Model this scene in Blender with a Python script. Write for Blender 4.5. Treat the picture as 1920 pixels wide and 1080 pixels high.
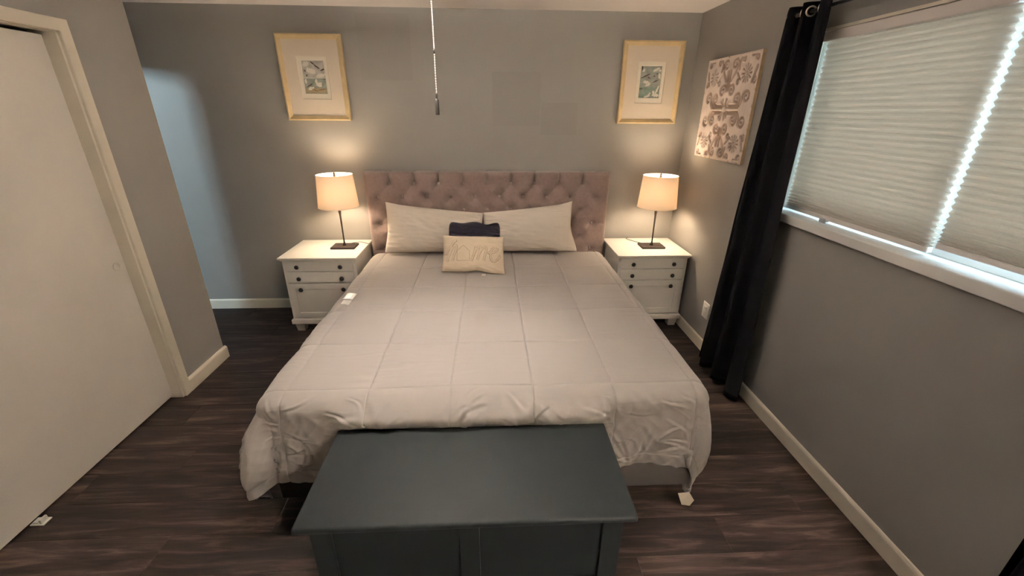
import bpy, bmesh, math, random
import numpy as np
from mathutils import Vector, Matrix

for o in list(bpy.data.objects):
    bpy.data.objects.remove(o, do_unlink=True)
scene = bpy.context.scene
C = scene.collection
random.seed(7)
rng = np.random.RandomState(11)
PI = math.pi

# ------------------------------------------------------------------ camera
YAW, PITCH, ROLL, FPX = 0.0508, 0.3942, 0.0075, 795.6
CAM_Z = 1.7302
fw = Vector((math.sin(YAW) * math.cos(PITCH), math.cos(YAW) * math.cos(PITCH), -math.sin(PITCH)))
rt0 = Vector((math.cos(YAW), -math.sin(YAW), 0))
up0 = rt0.cross(fw)
rt = rt0 * math.cos(ROLL) + up0 * math.sin(ROLL)
up = -rt0 * math.sin(ROLL) + up0 * math.cos(ROLL)
cam_d = bpy.data.cameras.new('camera')
cam_d.sensor_width = 36.0
cam_d.lens = 36.0 * FPX / 1920.0
cam_d.clip_start = 0.02
cam = bpy.data.objects.new('camera', cam_d)
C.objects.link(cam)
m4 = Matrix(((rt.x, up.x, -fw.x, 0), (rt.y, up.y, -fw.y, 0), (rt.z, up.z, -fw.z, 0), (0, 0, 0, 1)))
cam.matrix_world = Matrix.Translation((0, 0, CAM_Z)) @ m4
scene.camera = cam

# ------------------------------------------------------------------ world, exposure, lights
world = bpy.data.worlds.new('world')
scene.world = world
world.use_nodes = True
bgn = world.node_tree.nodes['Background']
bgn.inputs['Color'].default_value = (0.62, 0.84, 1.0, 1)
bgn.inputs['Strength'].default_value = 3.3
scene.view_settings.view_transform = 'Standard'
scene.view_settings.look = 'None'
scene.view_settings.gamma = 1.0
scene.view_settings.exposure = 1.68
scene.view_settings.use_curve_mapping = False

FAN_W, FILL_W, LAMP_W, HALL_W = 105.0, 390.0, 6.3, 24.0


def lamp_light(name, typ, loc, energy, color, size=0.1, rot=None):
    d = bpy.data.lights.new(name, typ)
    d.energy = energy
    d.color = color
    if typ == 'AREA':
        d.shape = 'RECTANGLE'
        d.size = size[0]
        d.size_y = size[1]
    else:
        d.shadow_soft_size = size
    o = bpy.data.objects.new(name, d)
    C.objects.link(o)
    o.location = loc
    if rot is not None:
        o.rotation_euler = rot
    return o


# daylight from the small window of the hall beyond the alcove doorway
_p = Vector((-4.3, 1.75, 2.33))
_t = Vector((-2.45, 3.75, 1.5))
lamp_light('hall_window_light', 'AREA', _p, HALL_W, (0.62, 0.87, 1.0), (0.22, 0.3),
           (_t - _p).to_track_quat('-Z', 'Y').to_euler())

# ------------------------------------------------------------------ helpers


def mat(name, color=(0.5, 0.5, 0.5), rough=0.6, spec=0.4, metal=0.0, bump=None, var=None, sheen=0.0, coords='Object'):
    """bump=(scale, strength, distance) noise bump; var=(scale, amount) brightness mottling"""
    m = bpy.data.materials.new(name)
    m.use_nodes = True
    nt = m.node_tree
    b = nt.nodes['Principled BSDF']
    b.inputs['Base Color'].default_value = (*color, 1)
    b.inputs['Roughness'].default_value = rough
    b.inputs['Specular IOR Level'].default_value = spec
    b.inputs['Metallic'].default_value = metal
    if sheen:
        b.inputs['Sheen Weight'].default_value = sheen
        b.inputs['Sheen Roughness'].default_value = 0.5
    tc = nt.nodes.new('ShaderNodeTexCoord')
    if var:
        n = nt.nodes.new('ShaderNodeTexNoise')
        n.inputs['Scale'].default_value = var[0]
        n.inputs['Detail'].default_value = 5
        nt.links.new(tc.outputs[coords], n.inputs['Vector'])
        r = nt.nodes.new('ShaderNodeValToRGB')
        a = var[1]
        r.color_ramp.elements[0].position = 0.3
        r.color_ramp.elements[1].position = 0.7
        r.color_ramp.elements[0].color = (*[c * (1 - a) for c in color], 1)
        r.color_ramp.elements[1].color = (*[min(1, c * (1 + a)) for c in color], 1)
        nt.links.new(n.outputs['Fac'], r.inputs['Fac'])
        nt.links.new(r.outputs['Color'], b.inputs['Base Color'])
    if bump:
        n = nt.nodes.new('ShaderNodeTexNoise')
        n.inputs['Scale'].default_value = bump[0]
        n.inputs['Detail'].default_value = 4
        nt.links.new(tc.outputs[coords], n.inputs['Vector'])
        bp = nt.nodes.new('ShaderNodeBump')
        bp.inputs['Strength'].default_value = bump[1]
        bp.inputs['Distance'].default_value = bump[2]
        nt.links.new(n.outputs['Fac'], bp.inputs['Height'])
        nt.links.new(bp.outputs['Normal'], b.inputs['Normal'])
    return m


def vcol_mat(name, rough=0.7, spec=0.3, bump=None):
    m = mat(name, (0.5, 0.5, 0.5), rough, spec, bump=bump)
    nt = m.node_tree
    a = nt.nodes.new('ShaderNodeAttribute')
    a.attribute_name = 'col'
    nt.links.new(a.outputs['Color'], nt.nodes['Principled BSDF'].inputs['Base Color'])
    return m


def anc_loc(p):
    v = Vector((0, 0, 0))
    while p is not None:
        v += p.location
        p = p.parent
    return v


def mk(name, verts, faces, material, parent=None, smooth=False, local=False, origin=None):
    """one mesh object; verts are world coordinates unless local"""
    me = bpy.data.meshes.new(name)
    off = anc_loc(parent)
    if origin is not None:
        off = Vector(origin)
    v = np.asarray(verts, float)
    if not local:
        v = v - np.array(off)
    me.from_pydata(v.tolist(), [], [list(map(int, f)) for f in faces])
    me.update()
    if smooth:
        me.polygons.foreach_set('use_smooth', [True] * len(me.polygons))
    me.materials.append(material)
    o = bpy.data.objects.new(name, me)
    C.objects.link(o)
    if origin is not None:
        o.location = Vector(origin) - anc_loc(parent)
    if parent:
        o.parent = parent
    return o


class MB:
    def __init__(s):
        s.v, s.f = [], []

    def add(s, v, f):
        n = len(s.v)
        s.v += [tuple(map(float, q)) for q in v]
        s.f += [[i + n for i in q] for q in f]
        return s

    def box(s, x0, x1, y0, y1, z0, z1, bev=0.0, seg=2):
        bm = bmesh.new()
        bmesh.ops.create_cube(bm, size=1)
        for q in bm.verts:
            q.co = Vector(((x0 + x1) / 2 + q.co.x * (x1 - x0), (y0 + y1) / 2 + q.co.y * (y1 - y0), (z0 + z1) / 2 + q.co.z * (z1 - z0)))
        if bev:
            bmesh.ops.bevel(bm, geom=bm.edges[:], offset=bev, segments=seg, profile=0.5, affect='EDGES')
        return s.bm(bm)

    def bm(s, bm):
        bm.verts.index_update()
        s.add([q.co for q in bm.verts], [[w.index for w in f.verts] for f in bm.faces])
        bm.free()
        return s

    def lathe(s, prof, cx, cy, n=32, cap=True):
        """prof: list of (r,z)"""
        v, f = [], []
        for r, z in prof:
            for k in range(n):
                a = 2 * PI * k / n
                v.append((cx + r * math.cos(a), cy + r * math.sin(a), z))
        for i in range(len(prof) - 1):
            for k in range(n):
                f.append([i * n + k, i * n + (k + 1) % n, (i + 1) * n + (k + 1) % n, (i + 1) * n + k])
        if cap:
            f.append([k for k in range(n)][::-1])
            f.append([(len(prof) - 1) * n + k for k in range(n)])
        return s.add(v, f)

    def tube(s, pts, r, n=8, cap=True):
        pts = [Vector(p) for p in pts]
        v, f = [], []
        ref = Vector((0, 0, 1))
        prev = None
        for i, p in enumerate(pts):
            t = (pts[min(i + 1, len(pts) - 1)] - pts[max(i - 1, 0)]).normalized()
            if prev is None:
                a = t.cross(ref)
                if a.length < 1e-3:
                    a = t.cross(Vector((1, 0, 0)))
            else:
                a = prev - t * prev.dot(t)
            a.normalize()
            prev = a
            b = t.cross(a)
            rr = r[i] if isinstance(r, (list, tuple)) else r
            for k in range(n):
                q = 2 * PI * k / n
                v.append(p + (a * math.cos(q) + b * math.sin(q)) * rr)
        for i in range(len(pts) - 1):
            for k in range(n):
                f.append([i * n + k, i * n + (k + 1) % n, (i + 1) * n + (k + 1) % n, (i + 1) * n + k])
        if cap:
            f.append(list(range(n))[::-1])
            f.append([(len(pts) - 1) * n + k for k in range(n)])
        return s.add(v, f)

    def sphere(s, c, r, u=12, w=8, sc=(1, 1, 1)):
        bm = bmesh.new()
        bmesh.ops.create_uvsphere(bm, u_segments=u, v_segments=w, radius=r)
        for q in bm.verts:
            q.co = Vector((q.co.x * sc[0] + c[0], q.co.y * sc[1] + c[1], q.co.z * sc[2] + c[2]))
        return s.bm(bm)

    def prism(s, poly, axis, a0, a1):
        """extrude a 2-D polygon along an axis; poly in the other two coords in order"""
        n = len(poly)
        v = []
        for a in (a0, a1):
            for p, q in poly:
                v.append({'x': (a, p, q), 'y': (p, a, q), 'z': (p, q, a)}[axis])
        f = [list(range(n)), list(range(n, 2 * n))[::-1]]
        for k in range(n):
            f.append([k, k + n, (k + 1) % n + n, (k + 1) % n])
        return s.add(v, f)

    def build(s, name, material, parent=None, smooth=False, origin=None, kind=None):
        o = mk(name, s.v, s.f, material, parent, smooth, origin=origin)
        bm = bmesh.new()
        bm.from_mesh(o.data)
        bmesh.ops.recalc_face_normals(bm, faces=bm.faces[:])
        bm.to_mesh(o.data)
        bm.free()
        if kind:
            o['kind'] = kind
        return o


def smooth_by_angle(o, ang=40):
    me = o.data
    me.polygons.foreach_set('use_smooth', [True] * len(me.polygons))
    bm = bmesh.new()
    bm.from_mesh(me)
    for e in bm.edges:
        if len(e.link_faces) == 2 and e.calc_face_angle(0) > math.radians(ang):
            e.smooth = False
    bm.to_mesh(me)
    bm.free()
    return o


def grid_faces(nu, nv):
    i = np.arange(nu - 1)[:, None]
    j = np.arange(nv - 1)[None, :]
    a = (i * nv + j)
    return np.stack([a, a + nv, a + nv + 1, a + 1], -1).reshape(-1, 4)


def thing(name, label, cat, loc=(0, 0, 0), group=None):
    o = bpy.data.objects.new(name, None)
    o.empty_display_size = 0.1
    C.objects.link(o)
    o.location = loc
    return tag(o, label, cat, group)


def tag(o, label, cat, group=None):
    o['label'] = label
    o['category'] = cat
    if group:
        o['group'] = group
    return o


def struct(o, label=None):
    o['kind'] = 'structure'
    if label:
        o['label'] = label
    return o


def copy_tree(o, parent=None):
    c = o.copy()
    C.objects.link(c)
    c.parent = parent
    for ch in list(o.children):
        copy_tree(ch, c)
    return c


def vnoise(x, y, seed=0):
    """smooth 2-D gradient noise, numpy, about -1..1"""
    r = np.random.RandomState(seed)
    perm = r.permutation(256)
    ang = r.rand(256) * 2 * PI
    gx, gy = np.cos(ang), np.sin(ang)
    xi = np.floor(x).astype(int)
    yi = np.floor(y).astype(int)
    xf, yf = x - xi, y - yi
    u = xf ** 3 * (xf * (xf * 6 - 15) + 10)
    v = yf ** 3 * (yf * (yf * 6 - 15) + 10)

    def g(ix, iy, fx, fy):
        h = perm[(perm[ix & 255] + iy) & 255]
        return gx[h] * fx + gy[h] * fy
    n00 = g(xi, yi, xf, yf)
    n10 = g(xi + 1, yi, xf - 1, yf)
    n01 = g(xi, yi + 1, xf, yf - 1)
    n11 = g(xi + 1, yi + 1, xf - 1, yf - 1)
    return 1.5 * ((n00 * (1 - u) + n10 * u) * (1 - v) + (n01 * (1 - u) + n11 * u) * v)


def sstep(a, b, x):
    t = np.clip((x - a) / (b - a), 0, 1)
    return t * t * (3 - 2 * t)


# ------------------------------------------------------------------ materials
M = {}


def wall_paint():
    m = mat('wall_paint', (0.29, 0.275, 0.257), 0.5, 0.4, bump=(240, 0.12, 0.002))
    nt = m.node_tree
    b = nt.nodes['Principled BSDF']
    tc = nt.nodes.new('ShaderNodeTexCoord')
    n = nt.nodes.new('ShaderNodeTexNoise')
    n.inputs['Scale'].default_value = 2.2
    n.inputs['Detail'].default_value = 3
    nt.links.new(tc.outputs['Object'], n.inputs['Vector'])
    r = nt.nodes.new('ShaderNodeValToRGB')
    r.color_ramp.elements[0].position = 0.35
    r.color_ramp.elements[1].position = 0.65
    r.color_ramp.elements[0].color = (0.284, 0.270, 0.252, 1)
    r.color_ramp.elements[1].color = (0.298, 0.284, 0.266, 1)
    nt.links.new(n.outputs['Fac'], r.inputs['Fac'])
    nt.links.new(r.outputs['Color'], b.inputs['Base Color'])
    return m


M['wall'] = wall_paint()
M['patch'] = mat('touch_up_paint', (0.274, 0.260, 0.243), 0.5, 0.4, bump=(240, 0.12, 0.002))
M['ceiling'] = mat('ceiling_paint', (0.88, 0.84, 0.815), 0.8, 0.2, bump=(160, 0.1, 0.002))
M['trim'] = mat('trim_paint', (0.72, 0.66, 0.55), 0.42, 0.4, var=(6, 0.04))
M['door'] = mat('door_paint', (0.74, 0.69, 0.62), 0.45, 0.4, var=(3, 0.04), bump=(120, 0.05, 0.002))
M['white'] = mat('white_lacquer', (0.80, 0.765, 0.70), 0.38, 0.45, var=(5, 0.03))
M['plastic'] = mat('white_plastic', (0.8, 0.77, 0.72), 0.35, 0.5)
M['black'] = mat('black_knob', (0.008, 0.006, 0.006), 0.35, 0.5)
M['lampmetal'] = mat('oiled_bronze', (0.035, 0.025, 0.021), 0.5, 0.3, metal=0.2, var=(30, 0.15))
M['chrome'] = mat('brushed_nickel', (0.72, 0.68, 0.6), 0.28, 0.5, metal=1.0)
M['fob'] = mat('dark_fob', (0.006, 0.005, 0.004), 0.6, 0.1)
M['chain'] = mat('chain_metal', (0.85, 0.82, 0.76), 0.3, 0.6, metal=0.6)
M['curtain'] = mat('curtain_black', (0.0016, 0.0015, 0.0022), 0.9, 0.04, bump=(900, 0.2, 0.001))
M['rod'] = mat('rod_black', (0.02, 0.015, 0.014), 0.4, 0.5, metal=0.4)
M['frame_wood'] = mat('blond_wood', (0.62, 0.47, 0.26), 0.5, 0.35, var=(14, 0.08))
M['mat_board'] = mat('mat_board', (0.72, 0.63, 0.52), 0.85, 0.15)
M['mat_core'] = mat('mat_bevel', (0.80, 0.74, 0.63), 0.8, 0.15)
M['chest'] = mat('chest_paint', (0.0060, 0.0076, 0.0082), 0.6, 0.16, var=(5, 0.08), bump=(60, 0.06, 0.002))
M['pillow'] = mat('pillow_cotton', (0.70, 0.63, 0.55), 0.9, 0.1, sheen=0.15, bump=(9, 0.25, 0.01))
M['cushion'] = mat('cushion_linen', (0.66, 0.56, 0.43), 0.95, 0.1, bump=(350, 0.35, 0.002))
M['stitch'] = mat('stitch_tan', (0.36, 0.27, 0.18), 0.95, 0.05)
M['dark_plush'] = mat('dark_plush', (0.006, 0.005, 0.008), 0.95, 0.06, sheen=0.06, bump=(160, 0.5, 0.004))
M['bedbase'] = mat('bed_base_fabric', (0.040, 0.035, 0.033), 0.95, 0.1, bump=(600, 0.4, 0.001))
M['leg'] = mat('bed_leg', (0.02, 0.016, 0.014), 0.5, 0.4)
M['mattress'] = mat('mattress_fabric', (0.6, 0.57, 0.53), 0.9, 0.1)
M['tagwhite'] = mat('care_tag', (0.72, 0.66, 0.55), 0.8, 0.15)
M['sticker'] = mat('clear_sticker', (0.72, 0.78, 0.82), 0.12, 0.8)
M['sticker_thin'] = mat('sticker_film', (0.55, 0.57, 0.58), 0.15, 0.7)
M['headboard'] = mat('taupe_velvet', (0.235, 0.174, 0.156), 0.9, 0.15, sheen=0.3, var=(40, 0.08), bump=(420, 0.5, 0.002))
M['button'] = mat('button_velvet', (0.36, 0.27, 0.235), 0.8, 0.2, sheen=0.3)
M['print'] = vcol_mat('art_print', 0.5, 0.3)
M['relief'] = vcol_mat('whitewashed_wood', 0.75, 0.2, bump=(120, 0.3, 0.002))
M['relief_side'] = mat('raw_wood_edge', (0.50, 0.36, 0.22), 0.7, 0.2, var=(18, 0.12))
M['shadewire'] = mat('shade_wire', (0.2, 0.17, 0.13), 0.4, 0.5, metal=0.6)
M['frame_vinyl'] = mat('vinyl_frame', (0.8, 0.8, 0.78), 0.4, 0.4)
M['headrail'] = mat('headrail_taupe', (0.84, 0.78, 0.74), 0.4, 0.4)
M['hall'] = mat('hall_paint', (0.3, 0.32, 0.33), 0.8, 0.2)
M['under'] = mat('subfloor', (0.008, 0.007, 0.006), 0.9, 0.1)


def comforter_mat():
    m = mat('comforter_microfibre', (0.35, 0.318, 0.297), 0.85, 0.2, sheen=0.2)
    nt = m.node_tree
    b = nt.nodes['Principled BSDF']
    tc = nt.nodes.new('ShaderNodeTexCoord')
    mp = nt.nodes.new('ShaderNodeMapping')
    mp.inputs['Scale'].default_value = (3.0, 16.0, 16.0)
    nt.links.new(tc.outputs['Object'], mp.inputs['Vector'])
    n1 = nt.nodes.new('ShaderNodeTexNoise')
    n1.inputs['Scale'].default_value = 1.3
    n1.inputs['Detail'].default_value = 4
    n1.inputs['Distortion'].default_value = 0.6
    nt.links.new(mp.outputs['Vector'], n1.inputs['Vector'])
    bp = nt.nodes.new('ShaderNodeBump')
    bp.inputs['Strength'].default_value = 0.22
    bp.inputs['Distance'].default_value = 0.012
    nt.links.new(n1.outputs['Fac'], bp.inputs['Height'])
    nt.links.new(bp.outputs['Normal'], b.inputs['Normal'])
    return m


M['comforter'] = comforter_mat()


def plank_mat():
    m = mat('dark_vinyl_plank', (0.02, 0.014, 0.012), 0.5, 0.14)
    nt = m.node_tree
    b = nt.nodes['Principled BSDF']
    geo = nt.nodes.new('ShaderNodeNewGeometry')
    oi = nt.nodes.new('ShaderNodeObjectInfo')
    cmb = nt.nodes.new('ShaderNodeCombineXYZ')
    mul = nt.nodes.new('ShaderNodeMath')
    mul.operation = 'MULTIPLY'
    mul.inputs[1].default_value = 37.0
    nt.links.new(oi.outputs['Random'], mul.inputs[0])
    nt.links.new(mul.outputs[0], cmb.inputs['Z'])
    nt.links.new(mul.outputs[0], cmb.inputs['X'])
    add = nt.nodes.new('ShaderNodeVectorMath')
    add.operation = 'ADD'
    nt.links.new(geo.outputs['Position'], add.inputs[0])
    nt.links.new(cmb.outputs[0], add.inputs[1])
    mp = nt.nodes.new('ShaderNodeMapping')
    mp.inputs['Scale'].default_value = (1.6, 15.0, 1.0)
    nt.links.new(add.outputs[0], mp.inputs['Vector'])
    n = nt.nodes.new('ShaderNodeTexNoise')
    n.inputs['Scale'].default_value = 1.6
    n.inputs['Detail'].default_value = 8
    n.inputs['Roughness'].default_value = 0.62
    n.inputs['Distortion'].default_value = 0.5
    nt.links.new(mp.outputs['Vector'], n.inputs['Vector'])
    r = nt.nodes.new('ShaderNodeValToRGB')
    e = r.color_ramp.elements
    e[0].position = 0.36
    e[0].color = (0.008, 0.0055, 0.005, 1)
    e[1].position = 0.74
    e[1].color = (0.085, 0.056, 0.046, 1)
    x = r.color_ramp.elements.new(0.53)
    x.color = (0.022, 0.0145, 0.0125, 1)
    nt.links.new(n.outputs['Fac'], r.inputs['Fac'])
    hs = nt.nodes.new('ShaderNodeHueSaturation')
    ma = nt.nodes.new('ShaderNodeMapRange')
    ma.inputs['To Min'].default_value = 0.7
    ma.inputs['To Max'].default_value = 1.45
    nt.links.new(oi.outputs['Random'], ma.inputs['Value'])
    nt.links.new(ma.outputs[0], hs.inputs['Value'])
    nt.links.new(r.outputs['Color'], hs.inputs['Color'])
    nt.links.new(hs.outputs['Color'], b.inputs['Base Color'])
    bp = nt.nodes.new('ShaderNodeBump')
    bp.inputs['Strength'].default_value = 0.15
    bp.inputs['Distance'].default_value = 0.002
    nt.links.new(n.outputs['Fac'], bp.inputs['Height'])
    nt.links.new(bp.outputs['Normal'], b.inputs['Normal'])
    return m


M['plank'] = plank_mat()


def translucent_mat(name, refl, trans, tw=0.5, gloss=False):
    m = bpy.data.materials.new(name)
    m.use_nodes = True
    nt = m.node_tree
    nt.nodes.clear()
    out = nt.nodes.new('ShaderNodeOutputMaterial')
    d = nt.nodes.new('ShaderNodeBsdfDiffuse')
    d.inputs['Color'].default_value = (*refl, 1)
    t = nt.nodes.new('ShaderNodeBsdfTranslucent')
    t.inputs['Color'].default_value = (*trans, 1)
    mx = nt.nodes.new('ShaderNodeMixShader')
    mx.inputs[0].default_value = tw
    nt.links.new(d.outputs[0], mx.inputs[1])
    nt.links.new(t.outputs[0], mx.inputs[2])
    nt.links.new(mx.outputs[0], out.inputs['Surface'])
    return m


M['lampshade'] = translucent_mat('linen_lampshade', (0.85, 0.78, 0.66), (0.84, 0.56, 0.34), 0.054)
M['cellfabric'] = translucent_mat('cellular_fabric', (0.54, 0.51, 0.475), (0.72, 0.60, 0.50), 0.38)


def glass_mat(name):
    m = bpy.data.materials.new(name)
    m.use_nodes = True
    nt = m.node_tree
    nt.nodes.clear()
    out = nt.nodes.new('ShaderNodeOutputMaterial')
    t = nt.nodes.new('ShaderNodeBsdfTransparent')
    t.inputs['Color'].default_value = (0.94, 0.97, 0.97, 1)
    g = nt.nodes.new('ShaderNodeBsdfGlossy')
    g.inputs['Roughness'].default_value = 0.02
    mx = nt.nodes.new('ShaderNodeMixShader')
    mx.inputs[0].default_value = 0.06
    nt.links.new(t.outputs[0], mx.inputs[1])
    nt.links.new(g.outputs[0], mx.inputs[2])
    nt.links.new(mx.outputs[0], out.inputs['Surface'])
    return m


M['tab'] = translucent_mat('milky_tab', (0.8, 0.8, 0.8), (0.9, 0.9, 0.9), 0.6)
M['glass'] = glass_mat('window_glass')


def emit_mat(name, color, strength):
    m = bpy.data.materials.new(name)
    m.use_nodes = True
    nt = m.node_tree
    nt.nodes.clear()
    out = nt.nodes.new('ShaderNodeOutputMaterial')
    e = nt.nodes.new('ShaderNodeEmission')
    e.inputs['Color'].default_value = (*color, 1)
    e.inputs['Strength'].default_value = strength
    nt.links.new(e.outputs[0], out.inputs['Surface'])
    return m


M['bulb'] = emit_mat('lit_bulb', (1.0, 0.75, 0.45), 30)

# ------------------------------------------------------------------ the room
D, R, L = 3.750, 1.6464, -2.0165
H = 2.44
E_END = 2.866           # far end of the closet wall
Y0 = -1.5               # wall behind the camera
XA = -2.98              # left end of the alcove
WY0, WY1, WZ0, WZ1 = 0.62, 2.435, 1.222, 2.106      # window opening

# floor with separate planks
floor = struct(MB().box(XA - 0.1, R + 0.1, Y0 - 0.1, D + 0.1, -0.06, -0.006).build('floor', M['under']),
               'dark brown wood-look plank floor')
PW, PL = 0.182, 1.22
cache = {}


def plank_mesh(x0, x1, y0, y1):
    lx, ly = round(x1 - x0, 4), round(y1 - y0, 4)
    k = (lx, ly)
    if k not in cache:
        g = 0.0004
        b = 0.0010
        t = -0.0
        v = [(g, g, -0.006), (lx - g, g, -0.006), (lx - g, ly - g, -0.006), (g, ly - g, -0.006),
             (g, g, t - b), (lx - g, g, t - b), (lx - g, ly - g, t - b), (g, ly - g, t - b),
             (g + b, g + b, t), (lx - g - b, g + b, t), (lx - g - b, ly - g - b, t), (g + b, ly - g - b, t)]
        f = [[8, 9, 10, 11]]
        for a in (0, 4):
            for i in range(4):
                j = (i + 1) % 4
                f.append([a + i, a + j, a + 4 + j, a + 4 + i])
        me = bpy.data.meshes.new('plank')
        me.from_pydata(v, [], f)
        me.materials.append(M['plank'])
        cache[k] = me
    return cache[k]


def lay_planks():
    y = D - 0.012
    row = 0
    offs = [0.0, 0.43, 0.85, 0.21, 0.64, 1.02]
    while y > Y0:
        ya, yb = max(Y0, y - PW), y
        xl = XA if yb > E_END - 0.1 else L - 0.12
        x = R - 0.0
        first = offs[row % 6] + 0.2
        x1 = x
        x0 = max(xl, x1 - first)
        while True:
            o = bpy.data.objects.new('plank', plank_mesh(x0, x1, ya, yb))
            o.location = (x0, ya, 0)
            o.parent = floor
            C.objects.link(o)
            if x0 <= xl + 1e-6:
                break
            x1 = x0
            x0 = max(xl, x1 - PL)
        y -= PW
        row += 1


lay_planks()

struct(MB().box(XA - 0.1, R + 0.12, Y0 - 0.1, D + 0.1, H, H + 0.08).build('ceiling', M['ceiling']), 'cream painted ceiling')
wb = struct(MB().box(XA - 0.1, R + 0.12, D, D + 0.1, -0.05, H).build('wall_back', M['wall']), 'dark grey painted wall behind the bed')
# faint rectangles of touched-up paint on the back wall
for (x0, x1, z0, z1) in ((0.02, 0.41, 1.62, 2.02), (-1.0, -0.60, 1.95, 2.40), (0.42, 0.72, 1.55, 1.80)):
    MB().box(x0, x1, D - 0.0004, D + 0.001, z0, z1).build('touch_up_patch', M['patch'], wb)
# right wall with the window hole
b = MB()
T = 0.14
b.box(R, R + T, Y0, WY0, -0.05, H).box(R, R + T, WY1, D, -0.05, H)
b.box(R, R + T, WY0, WY1, -0.05, WZ0 - 0.03).box(R, R + T, WY0, WY1, WZ1, H)
struct(b.build('wall_right', M['wall']), 'dark grey painted wall below and around the window')
# left closet wall
DT, JI, TO, TT = 2.062, 2.386, 2.442, 2.117   # opening top, opening far side, casing outer edges
CY0 = -0.55
b = MB()
b.box(L - 0.12, L, JI, E_END, -0.05, H).box(L - 0.12, L, CY0, JI, DT, H).box(L - 0.12, L, Y0, CY0, -0.05, H)
b.box(XA - 0.1, L - 0.12, E_END - 0.1, E_END, -0.05, H)
struct(b.build('wall_left', M['wall']), 'grey closet wall beside the sliding door')
struct(MB().box(L - 0.76, L - 0.7, CY0 - 0.3, E_END - 0.1, -0.05, H).box(L - 0.7, L - 0.12, CY0 - 0.3, CY0 - 0.24, -0.05, H)
       .build('wall_closet', M['hall']))
struct(MB().box(XA - 0.1, R + 0.12, Y0 - 0.1, Y0, -0.05, H).build('wall_front', M['wall']))
# alcove end wall with a doorway to the hall, and the hall
DY0, DY1, DZ = 2.99, 3.70, 2.075
b = MB()
b.box(XA - 0.1, XA, E_END, DY0, -0.05, H).box(XA - 0.1, XA, DY1, D, -0.05, H).box(XA - 0.1, XA, DY0, DY1, DZ, H)
struct(b.build('wall_alcove', M['wall']))
b = MB()
b.box(-5.2, XA - 0.1, 3.95, 4.0, -0.05, 2.7).box(-5.2, XA - 0.1, 1.2, 1.25, -0.05, 2.7).box(-5.25, -5.2, 1.2, 4.0, -0.05, 2.7)
b.box(-5.2, XA - 0.1, 1.2, 4.0, 2.65, 2.7).box(-5.2, XA - 0.1, 1.2, 4.0, -0.08, -0.05).box(XA - 0.14, XA - 0.1, 1.2, 2.86, -0.05, 2.7)
struct(b.build('wall_hall', M['hall']))


# baseboards with a rounded top
def base_profile(t, h, flip):
    p = [(0, 0), (t, 0), (t, h - 0.018)]
    for k in range(1, 6):
        a = k / 5 * PI / 2
        p.append((t * math.cos(a), h - 0.018 + 0.018 * math.sin(a)))
    return [(flip * x, z) for x, z in p]


BH, BT = 0.0927, 0.013
b = MB()
b.prism([(D + x, z) for x, z in base_profile(BT, BH, -1)], 'x', XA, R)
struct(b.build('baseboard_back', M['trim']), 'white baseboard along the back wall')
b = MB()
b.prism([(R + x, z) for x, z in base_profile(BT, BH, -1)], 'y', Y0, D - BT)
struct(b.build('baseboard_right', M['trim']), 'cream baseboard under the window wall')
b = MB()
b.prism([(L + x, z) for x, z in base_profile(BT + 0.006, BH, 1)], 'y', TO - 0.002, E_END + BT)
b.prism([(E_END - x, z) for x, z in base_profile(BT, BH, -1)], 'x', XA, L)
struct(b.build('baseboard_left', M['trim']), 'short cream baseboard at the end of the closet wall')

# closet casing and jamb
tr = struct(bpy.data.objects.new('trim_1', None), 'cream door casing around the closet opening')
C.objects.link(tr)
ct = 0.02
mm = MB().prism([(JI, 0), (TO, 0), (TO, TT), (CY0 - 0.06, TT), (CY0 - 0.06, DT), (JI, DT)], 'x', L, L + ct).build('casing', M['trim'], tr)
md = mm.modifiers.new('ease', 'BEVEL')
md.width = 0.004
md.segments = 3
md.limit_method = 'ANGLE'
MB().box(L - 0.12, L + 0.004, JI - 0.012, JI + 0.002, 0, DT).build('jamb', M['trim'], tr)
MB().box(L - 0.045, L + 0.004, CY0, JI, DT - 0.004, DT + 0.002).build('head_jamb', M['trim'], tr)
# sliding closet doors
XD = L - 0.06
dr = MB().box(XD - 0.032, XD, 0.92, JI - 0.012, 0.014, 2.046, 0.002).build('door_1', M['door'])
struct(dr, 'flat cream sliding closet door with a round finger pull')
ring = MB()
cy, cz, rr = 2.316, 0.922, 0.024
v, f, n = [], [], 28
for r_, x_ in ((rr, XD + 0.0008), (rr, XD + 0.004), (rr * 0.86, XD + 0.004), (rr * 0.78, XD + 0.0012), (0.0005, XD + 0.0012)):
    for k in range(n):
        a = 2 * PI * k / n
        v.append((x_, cy + r_ * math.cos(a), cz + r_ * math.sin(a)))
for i in range(4):
    for k in range(n):
        f.append([i * n + k, i * n + (k + 1) % n, (i + 1) * n + (k + 1) % n, (i + 1) * n + k])
ring.add(v, f).build('finger_pull', M['door'], dr, True)
struct(MB().box(XD - 0.075, XD - 0.043, CY0, 1.0, 0.014, 2.046, 0.002).build('door_2', M['door']))
g = thing('door_guide', 'small white plastic floor guide under the closet door', 'door guide', (-2.055, 1.465, 0))
b = MB().box(-2.08, -2.02, 1.445, 1.488, 0, 0.006, 0.002)
b.build('guide_plate', M['plastic'], g)
MB().box(-2.072, -2.048, 1.452, 1.48, 0.005, 0.013, 0.001).box(-2.04, -2.03, 1.45, 1.482, 0.005, 0.028, 0.002).build('guide_post', M['plastic'], g)

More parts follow.
